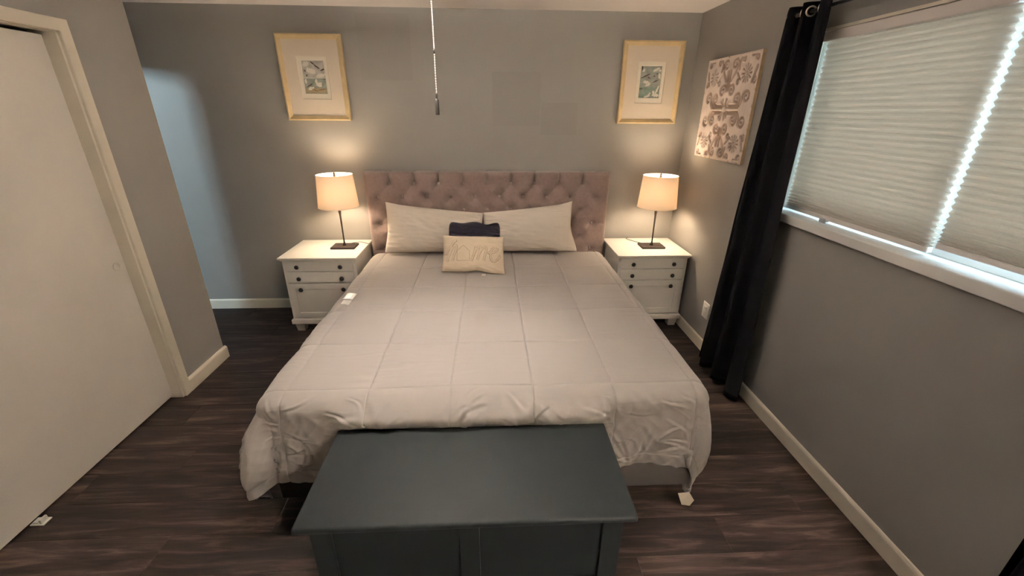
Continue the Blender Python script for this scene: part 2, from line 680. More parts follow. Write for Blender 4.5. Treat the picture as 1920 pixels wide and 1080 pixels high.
# ------------------------------------------------------------------ window
win = struct(bpy.data.objects.new('window_1', None), 'wide white window behind two cellular shades')
C.objects.link(win)
FX0, FX1 = R + 0.085, R + 0.135
MB().box(FX0, FX1, WY0, WY1, WZ0, WZ0 + 0.045, 0.003).build('bottom_rail', M['frame_vinyl'], win)
MB().box(FX0, FX1, WY0, WY1, WZ1 - 0.04, WZ1, 0.003).build('top_rail', M['frame_vinyl'], win)
MB().box(FX0, FX1, WY1 - 0.035, WY1, WZ0 + 0.045, WZ1 - 0.04, 0.003).build('stile', M['frame_vinyl'], win)
MB().box(FX0, FX1, WY0, WY0 + 0.035, WZ0 + 0.045, WZ1 - 0.04, 0.003).build('stile', M['frame_vinyl'], win)
MB().box(FX0, FX1, 1.50, 1.535, WZ0 + 0.045, WZ1 - 0.04, 0.003).build('meeting_stile', M['frame_vinyl'], win)
MB().box(FX0 + 0.02, FX0 + 0.024, 1.535, WY1 - 0.035, WZ0 + 0.045, WZ1 - 0.04).build('pane', M['glass'], win)
MB().box(FX0 + 0.02, FX0 + 0.024, WY0 + 0.035, 1.50, WZ0 + 0.045, WZ1 - 0.04).build('pane', M['glass'], win)
o = MB().box(R - 0.04, R + 0.14, WY0 - 0.05, WY1 + 0.012, 1.175, WZ0, 0.006, 3).build('window_sill', M['frame_vinyl'], win)
smooth_by_angle(o, 50)
b = MB().box(R - 0.004, R + 0.09, WY1 - 0.004, WY1 + 0.008, WZ0, WZ1)
b.box(R - 0.004, R + 0.09, WY0 - 0.008, WY0 + 0.004, WZ0, WZ1).box(R - 0.004, R + 0.09, WY0, WY1, WZ1 - 0.004, WZ1 + 0.008)
b.build('reveal_lining', M['trim'], win)


def cell_shade(label, y0, y1, zb, handle=None):
    t = thing('cellular_shade', label, 'window shade', (R + 0.03, (y0 + y1) / 2, zb), 'cellular shades in the window')
    zt = WZ1 - 0.005
    xc = R + 0.042
    o = MB().box(R + 0.004, R + 0.056, y0, y1, zt - 0.044, zt, 0.004).build('headrail', M['headrail'], t)
    br = MB().box(xc - 0.013, xc + 0.013, y0 + 0.002, y1 - 0.002, zb, zb + 0.022, 0.004, 3).build('bottom_rail', M['headrail'], t)
    if handle:
        MB().box(xc - 0.03, xc - 0.011, handle - 0.022, handle + 0.022, zb - 0.004, zb + 0.004, 0.0015) \
            .box(xc - 0.03, xc - 0.027, handle - 0.022, handle + 0.022, zb - 0.012, zb + 0.012, 0.001).build('pull_tab', M['tab'], br)
    # honeycomb cells
    z, top = zb + 0.022, zt - 0.044
    n = 33
    w = np.ones(n)
    w[:7] = np.linspace(0.45, 1.0, 7)
    zz = z + np.concatenate([[0], np.cumsum(w / w.sum() * (top - z))])
    v, f = [], []
    dep = 0.0150
    waist = 0.0030

    def strip(pts):
        i0 = len(v)
        for x_, z_ in pts:
            v.append((x_, y0 + 0.004, z_))
            v.append((x_, y1 - 0.004, z_))
        for k in range(len(pts) - 1):
            f.append([i0 + 2 * k, i0 + 2 * k + 1, i0 + 2 * k + 3, i0 + 2 * k + 2])
    for s in (-1, 1):
        pts = []
        for k in range(n):
            za, zb_ = zz[k], zz[k + 1]
            h = zb_ - za
            pts.append((xc + s * waist, za))
            pts.append((xc + s * dep * 0.97, za + 0.46 * h))
            pts.append((xc + s * dep * 0.97, za + 0.54 * h))
        pts.append((xc + s * waist, zz[-1]))
        strip(pts)
    for k in range(1, n):
        strip([(xc - waist, zz[k]), (xc + waist, zz[k])])
    mk('fabric_cells', v, f, M['cellfabric'], t)
    return t


cell_shade('pale grey cellular shade next to the black curtain, with a clear pull tab', 1.487, 2.338, 1.236, 2.02)
cell_shade('pale grey cellular shade at the right edge, hanging a little higher', WY0 + 0.012, 1.467, 1.262)

# ------------------------------------------------------------------ curtains and rod
ROD_X, ROD_Z = 1.552, 2.185
rod = thing('curtain_rod', 'black curtain rod above the window', 'curtain rod', (ROD_X, 1.5, ROD_Z))
MB().tube([(ROD_X, 0.36, ROD_Z), (ROD_X, 2.44, ROD_Z)], 0.0085, 14).build('rod_bar', M['rod'], rod, True)
for yy, s in ((0.36, -1), (2.44, 1)):
    MB().tube([(ROD_X, yy, ROD_Z), (ROD_X, yy + s * 0.01, ROD_Z), (ROD_X, yy + s * 0.022, ROD_Z), (ROD_X, yy + s * 0.032, ROD_Z)],
              [0.009, 0.015, 0.015, 0.006], 14).build('finial', M['rod'], rod, True)
for yy in (0.42, 2.36):
    MB().box(R - 0.006, R, yy - 0.012, yy + 0.012, ROD_Z - 0.035, ROD_Z + 0.035, 0.002) \
        .tube([(R - 0.004, yy, ROD_Z - 0.014), (ROD_X, yy, ROD_Z - 0.014)], 0.005, 8).build('bracket', M['rod'], rod)


def curtain(label, ya_top, yb_top, ya_bot, yb_bot, waves, zb, seed, amp_t=0.03, amp_b=0.045, skip=0):
    t = thing('curtain', label, 'curtain', (ROD_X, (ya_bot + yb_bot) / 2, zb), 'black grommet curtains')
    nu, nv = 40 * waves, 46
    s = np.linspace(0, 1, nu)[:, None]
    w = np.linspace(0, 1, nv)[None, :]          # 0 bottom, 1 top
    z = zb + w * (2.225 - zb) + 0 * s
    ya = ya_bot + (ya_top - ya_bot) * w
    yb = yb_bot + (yb_top - yb_bot) * w
    ph = 2 * PI * waves * s ** 0.8
    wob = 0.012 * vnoise(s * 6 + 0 * w, w * 2.2 + 0 * s, seed) * (1 - 0.7 * w)
    y = ya + (yb - ya) * s + wob + 0.006 * np.sin(2 * ph) * (1 - 0.3 * w)
    amp = amp_b + (amp_t - amp_b) * w
    x = ROD_X + amp * np.sin(ph + 0.7 * vnoise(s * 4 + 0 * w, w * 1.5 + 0 * s, seed + 3) * (1 - w)) + 0.010 * vnoise(s * 9 + 0 * w, w * 3 + 0 * s, seed + 1) * (1 - w)
    x = np.minimum(x, R - 0.022)
    z = z + 0.012 * vnoise(s * 7 + 0 * w, 0 * w + 0 * s, seed + 5) * (1 - w) ** 3
    P = np.stack([x, y, z], -1)
    o = mk('cloth', P.reshape(-1, 3), grid_faces(nu, nv), M['curtain'], t, True)
    md = o.modifiers.new('thickness', 'SOLIDIFY')
    md.thickness = 0.0022
    # grommet rings on the folds, threaded on the rod
    for k in range(2 * waves):
        if k % 2 == skip and k < 2 * waves - 2:
            continue
        sk = (k / (2 * waves)) ** 1.25 if k else 0.01
        i = int(sk * (nu - 1))
        wz = (ROD_Z - zb) / (2.225 - zb)
        j = int(wz * (nv - 1))
        c = P[i, j]
        tang = P[min(i + 3, nu - 1), j] - P[max(i - 3, 0), j]
        nrm = Vector((tang[1], -tang[0], 0)).normalized()
        if nrm.x > 0:
            nrm = -nrm
        a1 = Vector((0, 0, 1))
        a2 = nrm.cross(a1)
        base = Vector((c[0], c[1], ROD_Z)) + nrm * 0.002
        pts = [base + a1 * (0.020 * math.cos(q)) + a2 * (0.020 * math.sin(q)) for q in np.linspace(0, 2 * PI, 29)]
        MB().tube(pts, 0.0042, 8, False).build('grommet', M['chrome'], t, True)
    return t


curtain('long black grommet curtain hanging between the carved panel and the window', 2.51, 2.195, 2.685, 2.15, 3, 0.03, 5)
curtain('black curtain at the near end of the window, barely in view at lower right', 0.77, 0.40, 0.80, 0.40, 4, 0.03, 21)

# ------------------------------------------------------------------ bed
XL, XR, YF, YH = -0.975, 0.935, 1.52, 3.60
bed = thing('bed', 'king bed with tufted taupe headboard and dark upholstered base', 'bed', ((XL + XR) / 2, 2.5, 0))
HX0, HX1, HZ0, HZ1, HYB = -1.052, 1.014, 0.30, 1.262, 3.728


def headboard():
    nx, nz = 560, 210
    x = np.linspace(HX0, HX1, nx)[:, None]
    z = np.linspace(HZ0, HZ1, nz)[None, :]
    X = x + 0 * z
    Z = z + 0 * x
    t = np.full_like(X, 0.105)
    buttons = []
    dx = 0.2037
    zr = [1.168, 1.056, 0.944, 0.826, 0.708, 0.592, 0.474]
    for r_, zc in enumerate(zr):
        xs = [-0.033 + dx * k for k in range(-4, 5)] if r_ % 2 == 0 else [-0.033 + dx * (k + 0.5) for k in range(-5, 5)]
        for xc in xs:
            buttons.append((xc, zc, r_))

    def seg(ax, az, bx, bz):
        ux, uz = bx - ax, bz - az
        q = np.clip(((X - ax) * ux + (Z - az) * uz) / (ux * ux + uz * uz), 0, 1)
        return np.hypot(X - ax - q * ux, Z - az - q * uz)
    dmin = np.full_like(X, 9.0)
    for xc, zc, r_ in buttons:
        dmin = np.minimum(dmin, np.hypot(X - xc, Z - zc))
    t -= 0.030 * np.exp(-(dmin / 0.022) ** 1.3) + 0.020 * np.exp(-(dmin / 0.052) ** 2)
    for xc, zc, r_ in buttons:
        for sx in (-0.5, 0.5):
            if r_ + 1 < len(zr):
                nxp = xc + sx * dx
                if -0.96 < nxp < 0.93:
                    d = seg(xc, zc, nxp, zr[r_ + 1])
                    t -= 0.0022 * np.exp(-(d / 0.010) ** 1.5)
        if r_ == 0:
            d = seg(xc, zc, xc, HZ1)
            t -= 0.030 * np.exp(-(d / 0.0055) ** 1.3)
        if r_ % 2 == 1 and (xc < -0.9 or xc > 0.85):
            d = seg(xc, zc, HX0 if xc < 0 else HX1, zc)
            t -= 0.0035 * np.exp(-(d / 0.008) ** 1.5)
    ed = np.minimum(np.minimum(X - HX0, HX1 - X), HZ1 - Z)
    rr_ = 0.034
    q = np.clip(1 - ed / rr_, 0, 1)
    t -= 0.038 * (1 - np.sqrt(np.clip(1 - q * q, 0, 1)))
    t += 0.0014 * vnoise(X * 22, Z * 22, 4)
    P = np.stack([X, HYB - t, Z], -1).reshape(-1, 3)
    # scalloped top and rounded ends
    f = grid_faces(nx, nz).tolist()
    f = [q_[::-1] for q_ in f]
    n0 = len(P)
    bv = []
    ring = [i * nz for i in range(nx)] + [(nx - 1) * nz + j for j in range(1, nz)] + [i * nz + nz - 1 for i in range(nx - 2, -1, -1)] + [j for j in range(nz - 2, 0, -1)]
    for i in ring:
        p = P[i].copy()
        p[1] = HYB
        bv.append(p)
    # pull the top edge in at the pleats
    for k, i in enumerate(ring):
        pass
    P = np.concatenate([P, np.array(bv)])
    m_ = len(ring)
    for k in range(m_):
        f.append([ring[k], ring[(k + 1) % m_], n0 + (k + 1) % m_, n0 + k])
    f.append([n0 + k for k in range(m_)])
    # pleats also bite into the top edge
    top = np.abs(P[:, 2] - HZ1) < 1e-6
    for xc, zc, r_ in buttons:
        if r_ == 0:
            P[top, 2] -= 0.010 * np.exp(-(np.abs(P[top, 0] - xc) / 0.010))
    o = mk('headboard', P, f, M['headboard'], bed, True)
    smooth_by_angle(o, 70)
    bm_ = MB().sphere((0, 0, 0), 0.0125, 14, 8, (1, 0.6, 1))
    proto = None
    for xc, zc, r_ in buttons:
        yy = HYB - 0.105 + 0.050 - 0.009
        if proto is None:
            proto = mk('button', bm_.v, bm_.f, M['button'], None, True, local=True)
            b_ = proto
        else:
            b_ = bpy.data.objects.new('button', proto.data)
            C.objects.link(b_)
        b_.parent = o
        b_.location = Vector((xc, yy, zc)) - anc_loc(o)
    return o


headboard()
MB().box(XL + 0.03, XR - 0.03, YF + 0.02, YH, 0.235, 0.565, 0.05, 5).build('mattress', M['mattress'], bed, True)
MB().box(XL - 0.015, XR + 0.015, 1.500, 1.530, 0.055, 0.30, 0.008, 3).build('foot_rail', M['bedbase'], bed)
MB().box(XL - 0.015, XL + 0.03, 1.530, 3.62, 0.055, 0.30, 0.008, 3).build('side_rail', M['bedbase'], bed)
MB().box(XR - 0.03, XR + 0.015, 1.530, 3.62, 0.055, 0.30, 0.008, 3).build('side_rail', M['bedbase'], bed)
MB().box(XL + 0.03, XR - 0.03, 1.530, 3.60, 0.19, 0.235).build('slat_deck', M['leg'], bed)
for sx in (XL + 0.06, -0.02, XR - 0.06):
    for yy in (1.60, 3.50):
        MB().box(sx - 0.03, sx + 0.03, yy - 0.03, yy + 0.03, 0, 0.19, 0.004).build('leg', M['leg'], bed)


# comforter: one quilted sheet laid over the mattress and hanging at the sides and foot
def comforter():
    zt = 0.612
    rr_ = 0.085
    xl, xr, yf = XL + rr_ - 0.05, XR - rr_ + 0.045, YF + rr_ - 0.035       # flat region limits
    drop = 0.445
    sxs = [-0.900 + 0.358 * k + q for k in range(-1, 7) for q in (-0.0065, -0.004, -0.002, 0, 0.002, 0.004, 0.0065)]
    sys_ = [1.572 + 0.389 * k + q for k in range(0, 5) for q in (-0.0065, -0.004, -0.002, 0, 0.002, 0.004, 0.0065)]

    def refine(base, extra):
        base = np.array([v for v in base if min(abs(v - e) for e in extra) > 0.0015 or v in (base[0], base[-1])])
        return np.sort(np.concatenate([base, [e for e in extra if base[0] < e < base[-1]]]))
    a = refine(np.linspace(xl - drop, xr + drop, 440), sxs)[:, None]
    bb = refine(np.concatenate([np.linspace(yf - drop, yf + 0.10, 190)[:-1], np.linspace(yf + 0.10, 3.50, 250)]), sys_)[None, :]
    nu, nv = a.shape[0], bb.shape[1]
    A = a + 0 * bb
    B = bb + 0 * a
    dxl = np.maximum(xl - A, 0)
    dxr = np.maximum(A - xr, 0)
    dx = dxl + dxr
    sx = np.where(dxl > 0, -1.0, 1.0)
    dy = np.maximum(yf - B, 0)
    r = (dx ** 2.6 + dy ** 2.6) ** (1 / 2.6)
    rh = np.hypot(dx, dy)
    r = r * (1 + 0.20 * np.sin(2 * np.arctan2(dy, dx + 1e-9)) ** 2 * (dxr > 0) * (dy > 0))
    phi = np.arctan2(dy, dx + 1e-9)               # 0 side, pi/2 foot
    corner = np.sin(2 * phi) * (dx > 0) * (dy > 0)
    left = (dxl > 0)
    arc = rr_ * PI / 2
    th = np.clip(r / rr_, 0, PI / 2)
    over = np.maximum(r - arc, 0)
    # irregular hem lengths
    hemk = 1 + 0.06 * vnoise(A * 3.1, B * 3.1, 31)
    flare = 0.085 + 0.10 * corner * np.where(left, 1.0, -1.3)
    belly = corner * np.where(left, 0.095, 0.05) * np.sin(PI * np.clip(over / 0.46, 0, 1))
    # cone folds at the corners
    fold = np.sin(phi * 6.0 + np.where(left, 0.4, 2.2)) * (corner > 0) * np.sin(2 * phi) ** 0.5
    wave = vnoise(A * 5.0, 0 * B + 3.3, 8) * (dy > 0) * (1 - corner) + vnoise(B * 3.5, 0 * A + 1.3, 9) * (dx > 0) * (1 - corner)
    out = rr_ * np.sin(th) + belly + over * flare + over * (0.13 * fold * np.where(left, 1.0, 0.55)) + wave * 0.10 * over
    down = rr_ * (1 - np.cos(th)) + over * np.sqrt(np.clip(1 - flare ** 2, 0, 1)) * hemk
    bx = np.clip(A, xl, xr)
    by = np.maximum(B, yf)
    cx = np.where(r > 1e-9, dx / np.maximum(rh, 1e-9), 0) * sx
    cy = -np.where(r > 1e-9, dy / np.maximum(rh, 1e-9), 0)
    X = bx + cx * out
    Y = by + cy * out
    Z = zt - down
    # the roll of cloth that swells over the chest edge
    inx = sstep(-0.70, -0.60, A) * (1 - sstep(0.42, 0.52, A))
    bul = np.exp(-((Z - 0.525) / 0.040) ** 2) * (dy > 0) * inx
    Y = Y - 0.046 * bul
    below = (1 - sstep(0.482, 0.500, Z)) * (dy > 0) * inx
    Y = np.where((dy > 0) & (dx <= 0), Y * (1 - below) + np.maximum(Y, 1.468) * below, Y)
    # gentle sag and head end fall-off
    Z = Z + 0.006 * vnoise(A * 1.6, B * 1.6, 2) * (1 - sstep(0, 0.1, r))
    P = np.stack([X, Y, Z], -1)
    Tu = np.gradient(P, axis=0)
    Tv = np.gradient(P, axis=1)
    N = np.cross(Tu, Tv)
    N /= np.maximum(np.linalg.norm(N, axis=-1, keepdims=True), 1e-9)
    # quilting
    px, py = 0.358, 0.389
    ux = (A + 0.900 + 0.0012 * vnoise(A * 2, B * 4, 12)) / px
    uy = (B - 1.572 + 0.0012 * vnoise(A * 4, B * 2, 13)) / py
    ddx = np.abs(ux - np.round(ux)) * px
    ddy = np.abs(uy - np.round(uy)) * py
    ds = np.minimum(ddx, ddy)
    strength = np.clip(0.55 + 0.75 * vnoise(A * 1.9, B * 1.9, 17), 0.1, 1.3)
    h = -0.0085 * np.exp(-(ds / 0.0032) ** 1.4) * strength - 0.0035 * np.exp(-(ds / 0.022) ** 1.2)
    h += 0.0035 * np.sin(PI * np.clip(ux - np.floor(ux), 0, 1)) * np.sin(PI * np.clip(uy - np.floor(uy), 0, 1))
    # wrinkles: gathered across near the seams on top, stronger on the drops

    def ridged(n_):
        return 1 - np.abs(n_) * 2
    wr = 0.0022 * ridged(vnoise(A * 3.5 + 0.8 * vnoise(A * 2, B * 2, 5), B * 20, 6)) * sstep(0.1, 0.5, vnoise(A * 1.7, B * 1.7, 19) + 0.25)
    h += wr * np.where(dy > 0, 0.3, 1)
    slant = np.where(A < -0.02, 1.0, -1.0)
    q1 = A * 9 + slant * (B - yf) * 7
    q2 = -slant * A * 3 + (B - yf) * 3
    wf = ridged(vnoise(q1 + 0.9 * vnoise(A * 4, B * 4, 41), q2, 42))
    wf2 = ridged(vnoise(A * 16 - slant * B * 9, B * 6, 43))
    on_drop = sstep(0.03, 0.11, dy) + 0.7 * sstep(0.10, 0.2, dx) * (dy <= 0)
    gather = 0.6 + 0.8 * np.exp(-(ddx / 0.06) ** 2)
    h += (1 - 0.6 * corner) * on_drop * gather * (0.0085 * wf + 0.0055 * wf2)
    h += 0.004 * vnoise(A * 6, B * 6, 55) * np.where(r > 0.1, 1.6, 0.6)
    # individual creases: fans running out from the seams over the foot, long faint ones on top
    rs = np.random.RandomState(77)

    def crease(x0_, y0_, x1_, y1_, w, hh):
        lo_x, hi_x, lo_y, hi_y = min(x0_, x1_) - 3 * w, max(x0_, x1_) + 3 * w, min(y0_, y1_) - 3 * w, max(y0_, y1_) + 3 * w
        ii = np.where((a[:, 0] > lo_x) & (a[:, 0] < hi_x))[0]
        jj = np.where((bb[0] > lo_y) & (bb[0] < hi_y))[0]
        if len(ii) < 2 or len(jj) < 2:
            return
        sl = (slice(ii[0], ii[-1] + 1), slice(jj[0], jj[-1] + 1))
        ux_, uy_ = x1_ - x0_, y1_ - y0_
        l2 = ux_ * ux_ + uy_ * uy_
        q_ = ((A[sl] - x0_) * ux_ + (B[sl] - y0_) * uy_) / l2
        bend = 0.012 * np.sin(q_ * 4 + x0_ * 40)
        dd = ((A[sl] - x0_) * uy_ - (B[sl] - y0_) * ux_) / math.sqrt(l2) + bend
        env = np.clip(np.sin(PI * np.clip(q_, 0, 1)), 0, 1) ** 0.7
        h[sl] += (1 - 0.85 * corner[sl]) * env * hh * (np.exp(-(dd / w) ** 2) - 0.8 * np.exp(-((dd - 1.6 * w) / w) ** 2))
    seams = [-0.900 + 0.358 * k for k in range(-1, 7)]
    for sx_ in seams:
        for k in range(15):
            side = rs.choice([-1, 1])
            y_s = yf - rs.uniform(0.08, 0.40)
            ln = rs.uniform(0.06, 0.2)
            an = rs.uniform(0.15, 0.9)
            crease(sx_ + side * 0.008, y_s, sx_ + side * (0.008 + ln * math.cos(an)), y_s + ln * math.sin(an) * rs.choice([1, 1, -0.4]), rs.uniform(0.004, 0.008), rs.uniform(0.0028, 0.0060))
    for k in range(46):
        x_s = rs.uniform(xl - 0.2, xr + 0.2)
        y_s = yf - rs.uniform(0.12, 0.34)
        ln = rs.uniform(0.08, 0.24)
        an = PI / 2 + rs.uniform(-0.9, 0.9) + PI
        crease(x_s, y_s, x_s + ln * math.cos(an), y_s + ln * math.sin(an), rs.uniform(0.006, 0.011), rs.uniform(0.003, 0.0066))
    for k in range(60):
        x_s = rs.uniform(-0.95, 0.75)
        y_s = rs.choice([1.572 + 0.389 * m_ for m_ in range(1, 5)]) + rs.uniform(-0.12, 0.12)
        ln = rs.uniform(0.1, 0.32)
        crease(x_s, y_s, x_s + ln, y_s + rs.uniform(-0.03, 0.03), rs.uniform(0.005, 0.009), rs.uniform(0.0008, 0.0022))
    # keep the cloth behind the chest from poking out
    hid = below * (dx <= 0)
    h = np.where(hid > 0.5, np.minimum(h, 0.0), h)
    P = P + N * h[..., None]
    ringed = grid_faces(nu, nv)
    o = mk('comforter', P.reshape(-1, 3), ringed, M['comforter'], None, True)
    md = o.modifiers.new('loft', 'SOLIDIFY')
    md.thickness = 0.016
    md.offset = -1
    return o, P


com, CP_ = comforter()
tag(com, 'light grey-beige quilted comforter spread over the bed', 'comforter')


def surf_z(x, y, P=CP_):
    d = (P[..., 0] - x) ** 2 + (P[..., 1] - y) ** 2 + 0.02 * (P[..., 2] - 0.62) ** 2
    i = np.unravel_index(np.argmin(d), d.shape)
    return P[i]


# clear size sticker on the comforter and the care tag at its corner


def drape_patch(name, x0, x1, y0, y1, material, lift):
    n = 8
    v = []
    for i in range(n + 1):
        for j in range(n + 1):
            x = x0 + (x1 - x0) * i / n
            y = y0 + (y1 - y0) * j / n
            z = surf_z(x, y)[2]
            v.append((x, y, z + lift))
    nn = (n + 1) ** 2
    f = grid_faces(n + 1, n + 1).tolist()
    o_ = mk(name, v, f, material, com, True)
    md = o_.modifiers.new('film', 'SOLIDIFY')
    md.thickness = 0.0012
    return o_


o = drape_patch('size_sticker', -0.962, -0.893, 2.525, 2.63, M['sticker'], 0.004)
o['label'] = 'shiny bluish-white sticker'
drape_patch('sticker_film', -0.95, -0.89, 2.445, 2.515, M['sticker_thin'], 0.004)
o = MB().add([(0.858, 1.425, 0.085), (0.905, 1.415, 0.100), (0.930, 1.405, 0.060), (0.912, 1.402, 0.030), (0.876, 1.408, 0.032),
              (0.858, 1.427, 0.085), (0.905, 1.417, 0.100), (0.930, 1.407, 0.060), (0.912, 1.404, 0.030), (0.876, 1.410, 0.032)],
             [[0, 1, 2, 3, 4], [9, 8, 7, 6, 5], [0, 5, 6, 1], [1, 6, 7, 2], [2, 7, 8, 3], [3, 8, 9, 4], [4, 9, 5, 0]]).build('care_tag', M['tagwhite'], com)
o['label'] = 'white care tag'


# ------------------------------------------------------------------ pillows
def pillow_grid(W, Ht, T, pin=0.06, n=70, seed=0, sharp=0.55, wr=0.004):
    """front and back surfaces of a stuffed case in local coords (x width, y height, z front)"""
    u = np.linspace(-1, 1, n)[:, None]
    v = np.linspace(-1, 1, n)[None, :]
    U = u + 0 * v
    V = v + 0 * u
    X = W / 2 * U * (1 - pin * (1 - V ** 2) * np.abs(U) ** 2)
    Y = Ht / 2 * V * (1 - pin * 1.2 * (1 - U ** 2) * np.abs(V) ** 2)
    prof = ((1 - np.abs(U) ** 2.4) * (1 - np.abs(V) ** 2.4)).clip(0, 1) ** sharp
    Zf = T / 2 * prof
    edge = (1 - prof) * prof * 4
    w_ = wr * vnoise(U * 5 + V * 2, V * 6, seed) + wr * 0.7 * vnoise(U * 3, V * 14 + U * 3, seed + 1) * edge
    return U, V, X, Y, Zf, prof, w_


def place(X, Y, Z, loc, tilt, roll=0.0, yaw=0.0):
    """local (x, y up, z front) to world: front faces -Y, leaning back by tilt"""
    cr, sr = math.cos(roll), math.sin(roll)
    x1, y1 = X * cr - Y * sr, X * sr + Y * cr
    ct_, st_ = math.cos(tilt), math.sin(tilt)
    wx = x1
    wy = y1 * st_ - Z * ct_
    wz = y1 * ct_ + Z * st_
    cyw, syw = math.cos(yaw), math.sin(yaw)
    return np.stack([wx * cyw - wy * syw + loc[0], wx * syw + wy * cyw + loc[1], wz + loc[2]], -1)


def stuffed(name, label, cat, material, loc, W, Ht, T, tilt, roll=0, yaw=0, pin=0.06, seed=0, deform=None, sharp=0.55, wr=0.004, root=None, n=70):
    U, V, X, Y, Zf, prof, w_ = pillow_grid(W, Ht, T, pin, n, seed, sharp, wr)
    if deform:
        X, Y, Zf = deform(U, V, X, Y, Zf)
    F = place(X, Y, Zf + w_ * (prof > 0.02), loc, tilt, roll, yaw)
    Bk = place(X, Y, -Zf, loc, tilt, roll, yaw)
    nn = n * n
    idx = np.arange(nn).reshape(n, n)
    bidx = idx.copy() + nn
    # share the border
    border = np.zeros((n, n), bool)
    border[0, :] = border[-1, :] = border[:, 0] = border[:, -1] = True
    bidx[border] = idx[border]
    f = grid_faces(n, n)
    fb = np.stack([bidx.reshape(-1)[f[:, 0]], bidx.reshape(-1)[f[:, 3]], bidx.reshape(-1)[f[:, 2]], bidx.reshape(-1)[f[:, 1]]], -1)
    allv = np.concatenate([F.reshape(-1, 3), Bk.reshape(-1, 3)])
    allf = np.concatenate([f, fb])
    o_ = mk(name, allv, allf, material, root, True, origin=None if root else loc)
    bm = bmesh.new()
    bm.from_mesh(o_.data)
    bmesh.ops.delete(bm, geom=[q for q in bm.verts if not q.link_faces], context='VERTS')
    bm.to_mesh(o_.data)
    bm.free()
    if root is None:
        tag(o_, label, cat)
    return o_, (X, Y, Zf, F)


def def_left(U, V, X, Y, Z):
    Y = Y + (0.042 * np.clip(-U, -1, 1) - 0.008) * sstep(-0.3, 1, V) + 0.010 * np.clip(-U - 0.7, 0, 1) / 0.3 * sstep(0.5, 1, V)
    X = X - 0.02 * sstep(0.2, -1, V) * np.clip(-U, 0, 1)
    return X, Y, Z


def def_right(U, V, X, Y, Z):
    Y = Y + (0.040 * np.clip(U, -1, 1) - 0.008) * sstep(-0.3, 1, V) + 0.012 * np.clip(U - 0.7, 0, 1) / 0.3 * sstep(0.5, 1, V)
    X = X + 0.045 * sstep(0.2, -1, V) * np.clip(U, 0, 1)
    return X, Y, Z


stuffed('bed_pillow', 'cream bed pillow on the left, leaning on the headboard', 'pillow', M['pillow'], (-0.468, 3.475, 0.815), 0.80, 0.375, 0.20, 0.24,
        pin=0.03, seed=3, deform=def_left, n=80)
stuffed('bed_pillow', 'cream bed pillow on the right, leaning on the headboard', 'pillow', M['pillow'], (0.305, 3.478, 0.815), 0.75, 0.375, 0.20, 0.24,
        pin=0.03, seed=23, deform=def_right, n=80)
bpy.data.objects['bed_pillow']['group'] = 'cream bed pillows'
bpy.data.objects['bed_pillow.001']['group'] = 'cream bed pillows'


def def_dark(U, V, X, Y, Z):
    rnd = 1 - 0.10 * (U * V) ** 4
    X, Y = X * rnd, Y * rnd
    Y = Y + 0.006 * np.cos(U * 6.5) * sstep(0, 1, V) - 0.008 * np.exp(-((U - 0.45) / 0.2) ** 2) * sstep(0, 1, V)
    return X, Y, Z


stuffed('lumbar_pillow', 'small black plush lumbar pillow behind the lettered cushion', 'cushion', M['dark_plush'], (-0.132, 3.225, 0.830), 0.405, 0.215, 0.12, 0.34,
        roll=-0.02, pin=0.02, seed=9, deform=def_dark, sharp=0.42, wr=0.006)

hroot = thing('lettered_cushion', 'tan square cushion with raised lettering reading home', 'cushion', (-0.13, 3.06, 0.73))


def def_home(U, V, X, Y, Z):
    X = X * (1.0 + 0.035 * (0.5 - 0.5 * V))
    Y = Y - 0.012 * U * (V < 0) * np.abs(V) + 0.014 * np.exp(-((U - 0.1) / 0.25) ** 2) * sstep(-0.5, -1, V)
    Y = Y - 0.008 * sstep(0.3, 1, U) * sstep(0, 1, V)
    return X, Y, Z


HLOC, HTILT, HROLL = (-0.135, 3.03, 0.744), 0.52, -0.015
hcush, (hx, hy, hz, HF) = stuffed('cushion_case', '', '', M['cushion'], HLOC, 0.455, 0.285, 0.13, HTILT, HROLL, 0, pin=0.035, seed=14, deform=def_home,
                                  sharp=0.5, wr=0.004, root=hroot)

# lettering: strokes in a 950 x 600 frame laid on the cushion front
STROKES = {
    'letter_h': [[(318, 690), (350, 630), (400, 560), (445, 505), (475, 478), (462, 462), (438, 490), (405, 580), (372, 700), (345, 812)],
                 [(366, 730), (398, 650), (440, 575), (478, 552), (488, 585), (468, 660), (445, 735), (436, 795)]],
    'letter_m': [[(722, 800), (740, 740), (762, 670), (778, 600), (786, 575)],
                 [(748, 720), (780, 640), (820, 585), (850, 578), (852, 620), (832, 690), (808, 778)],
                 [(828, 710), (860, 640), (905, 588), (940, 582), (944, 625), (925, 700), (905, 780)]],
    'letter_e': [[(968, 668), (1010, 672), (1070, 655), (1115, 620), (1120, 585), (1088, 572), (1048, 600), (1016, 660), (1008, 730), (1030, 785), (1075, 792),
                  (1125, 755), (1168, 700)]],
    'house_outline': [[(500, 795), (499, 640), (592, 550), (688, 640), (690, 790), (500, 795)]],
}


def smooth_path(p, k=6):
    out = []
    for i in range(len(p) - 1):
        p0, p1, p2, p3 = p[max(i - 1, 0)], p[i], p[i + 1], p[min(i + 2, len(p) - 1)]
        for s in range(k):
            t = s / k
            out.append(tuple(0.5 * (2 * p1[d] + (p2[d] - p0[d]) * t + (2 * p0[d] - 5 * p1[d] + 4 * p2[d] - p3[d]) * t * t + (3 * p1[d] - p0[d] - 3 * p2[d] + p3[d]) * t ** 3)
                             for d in (0, 1)))
    out.append(p[-1])
    return out


fu = np.linspace(-1, 1, 70)


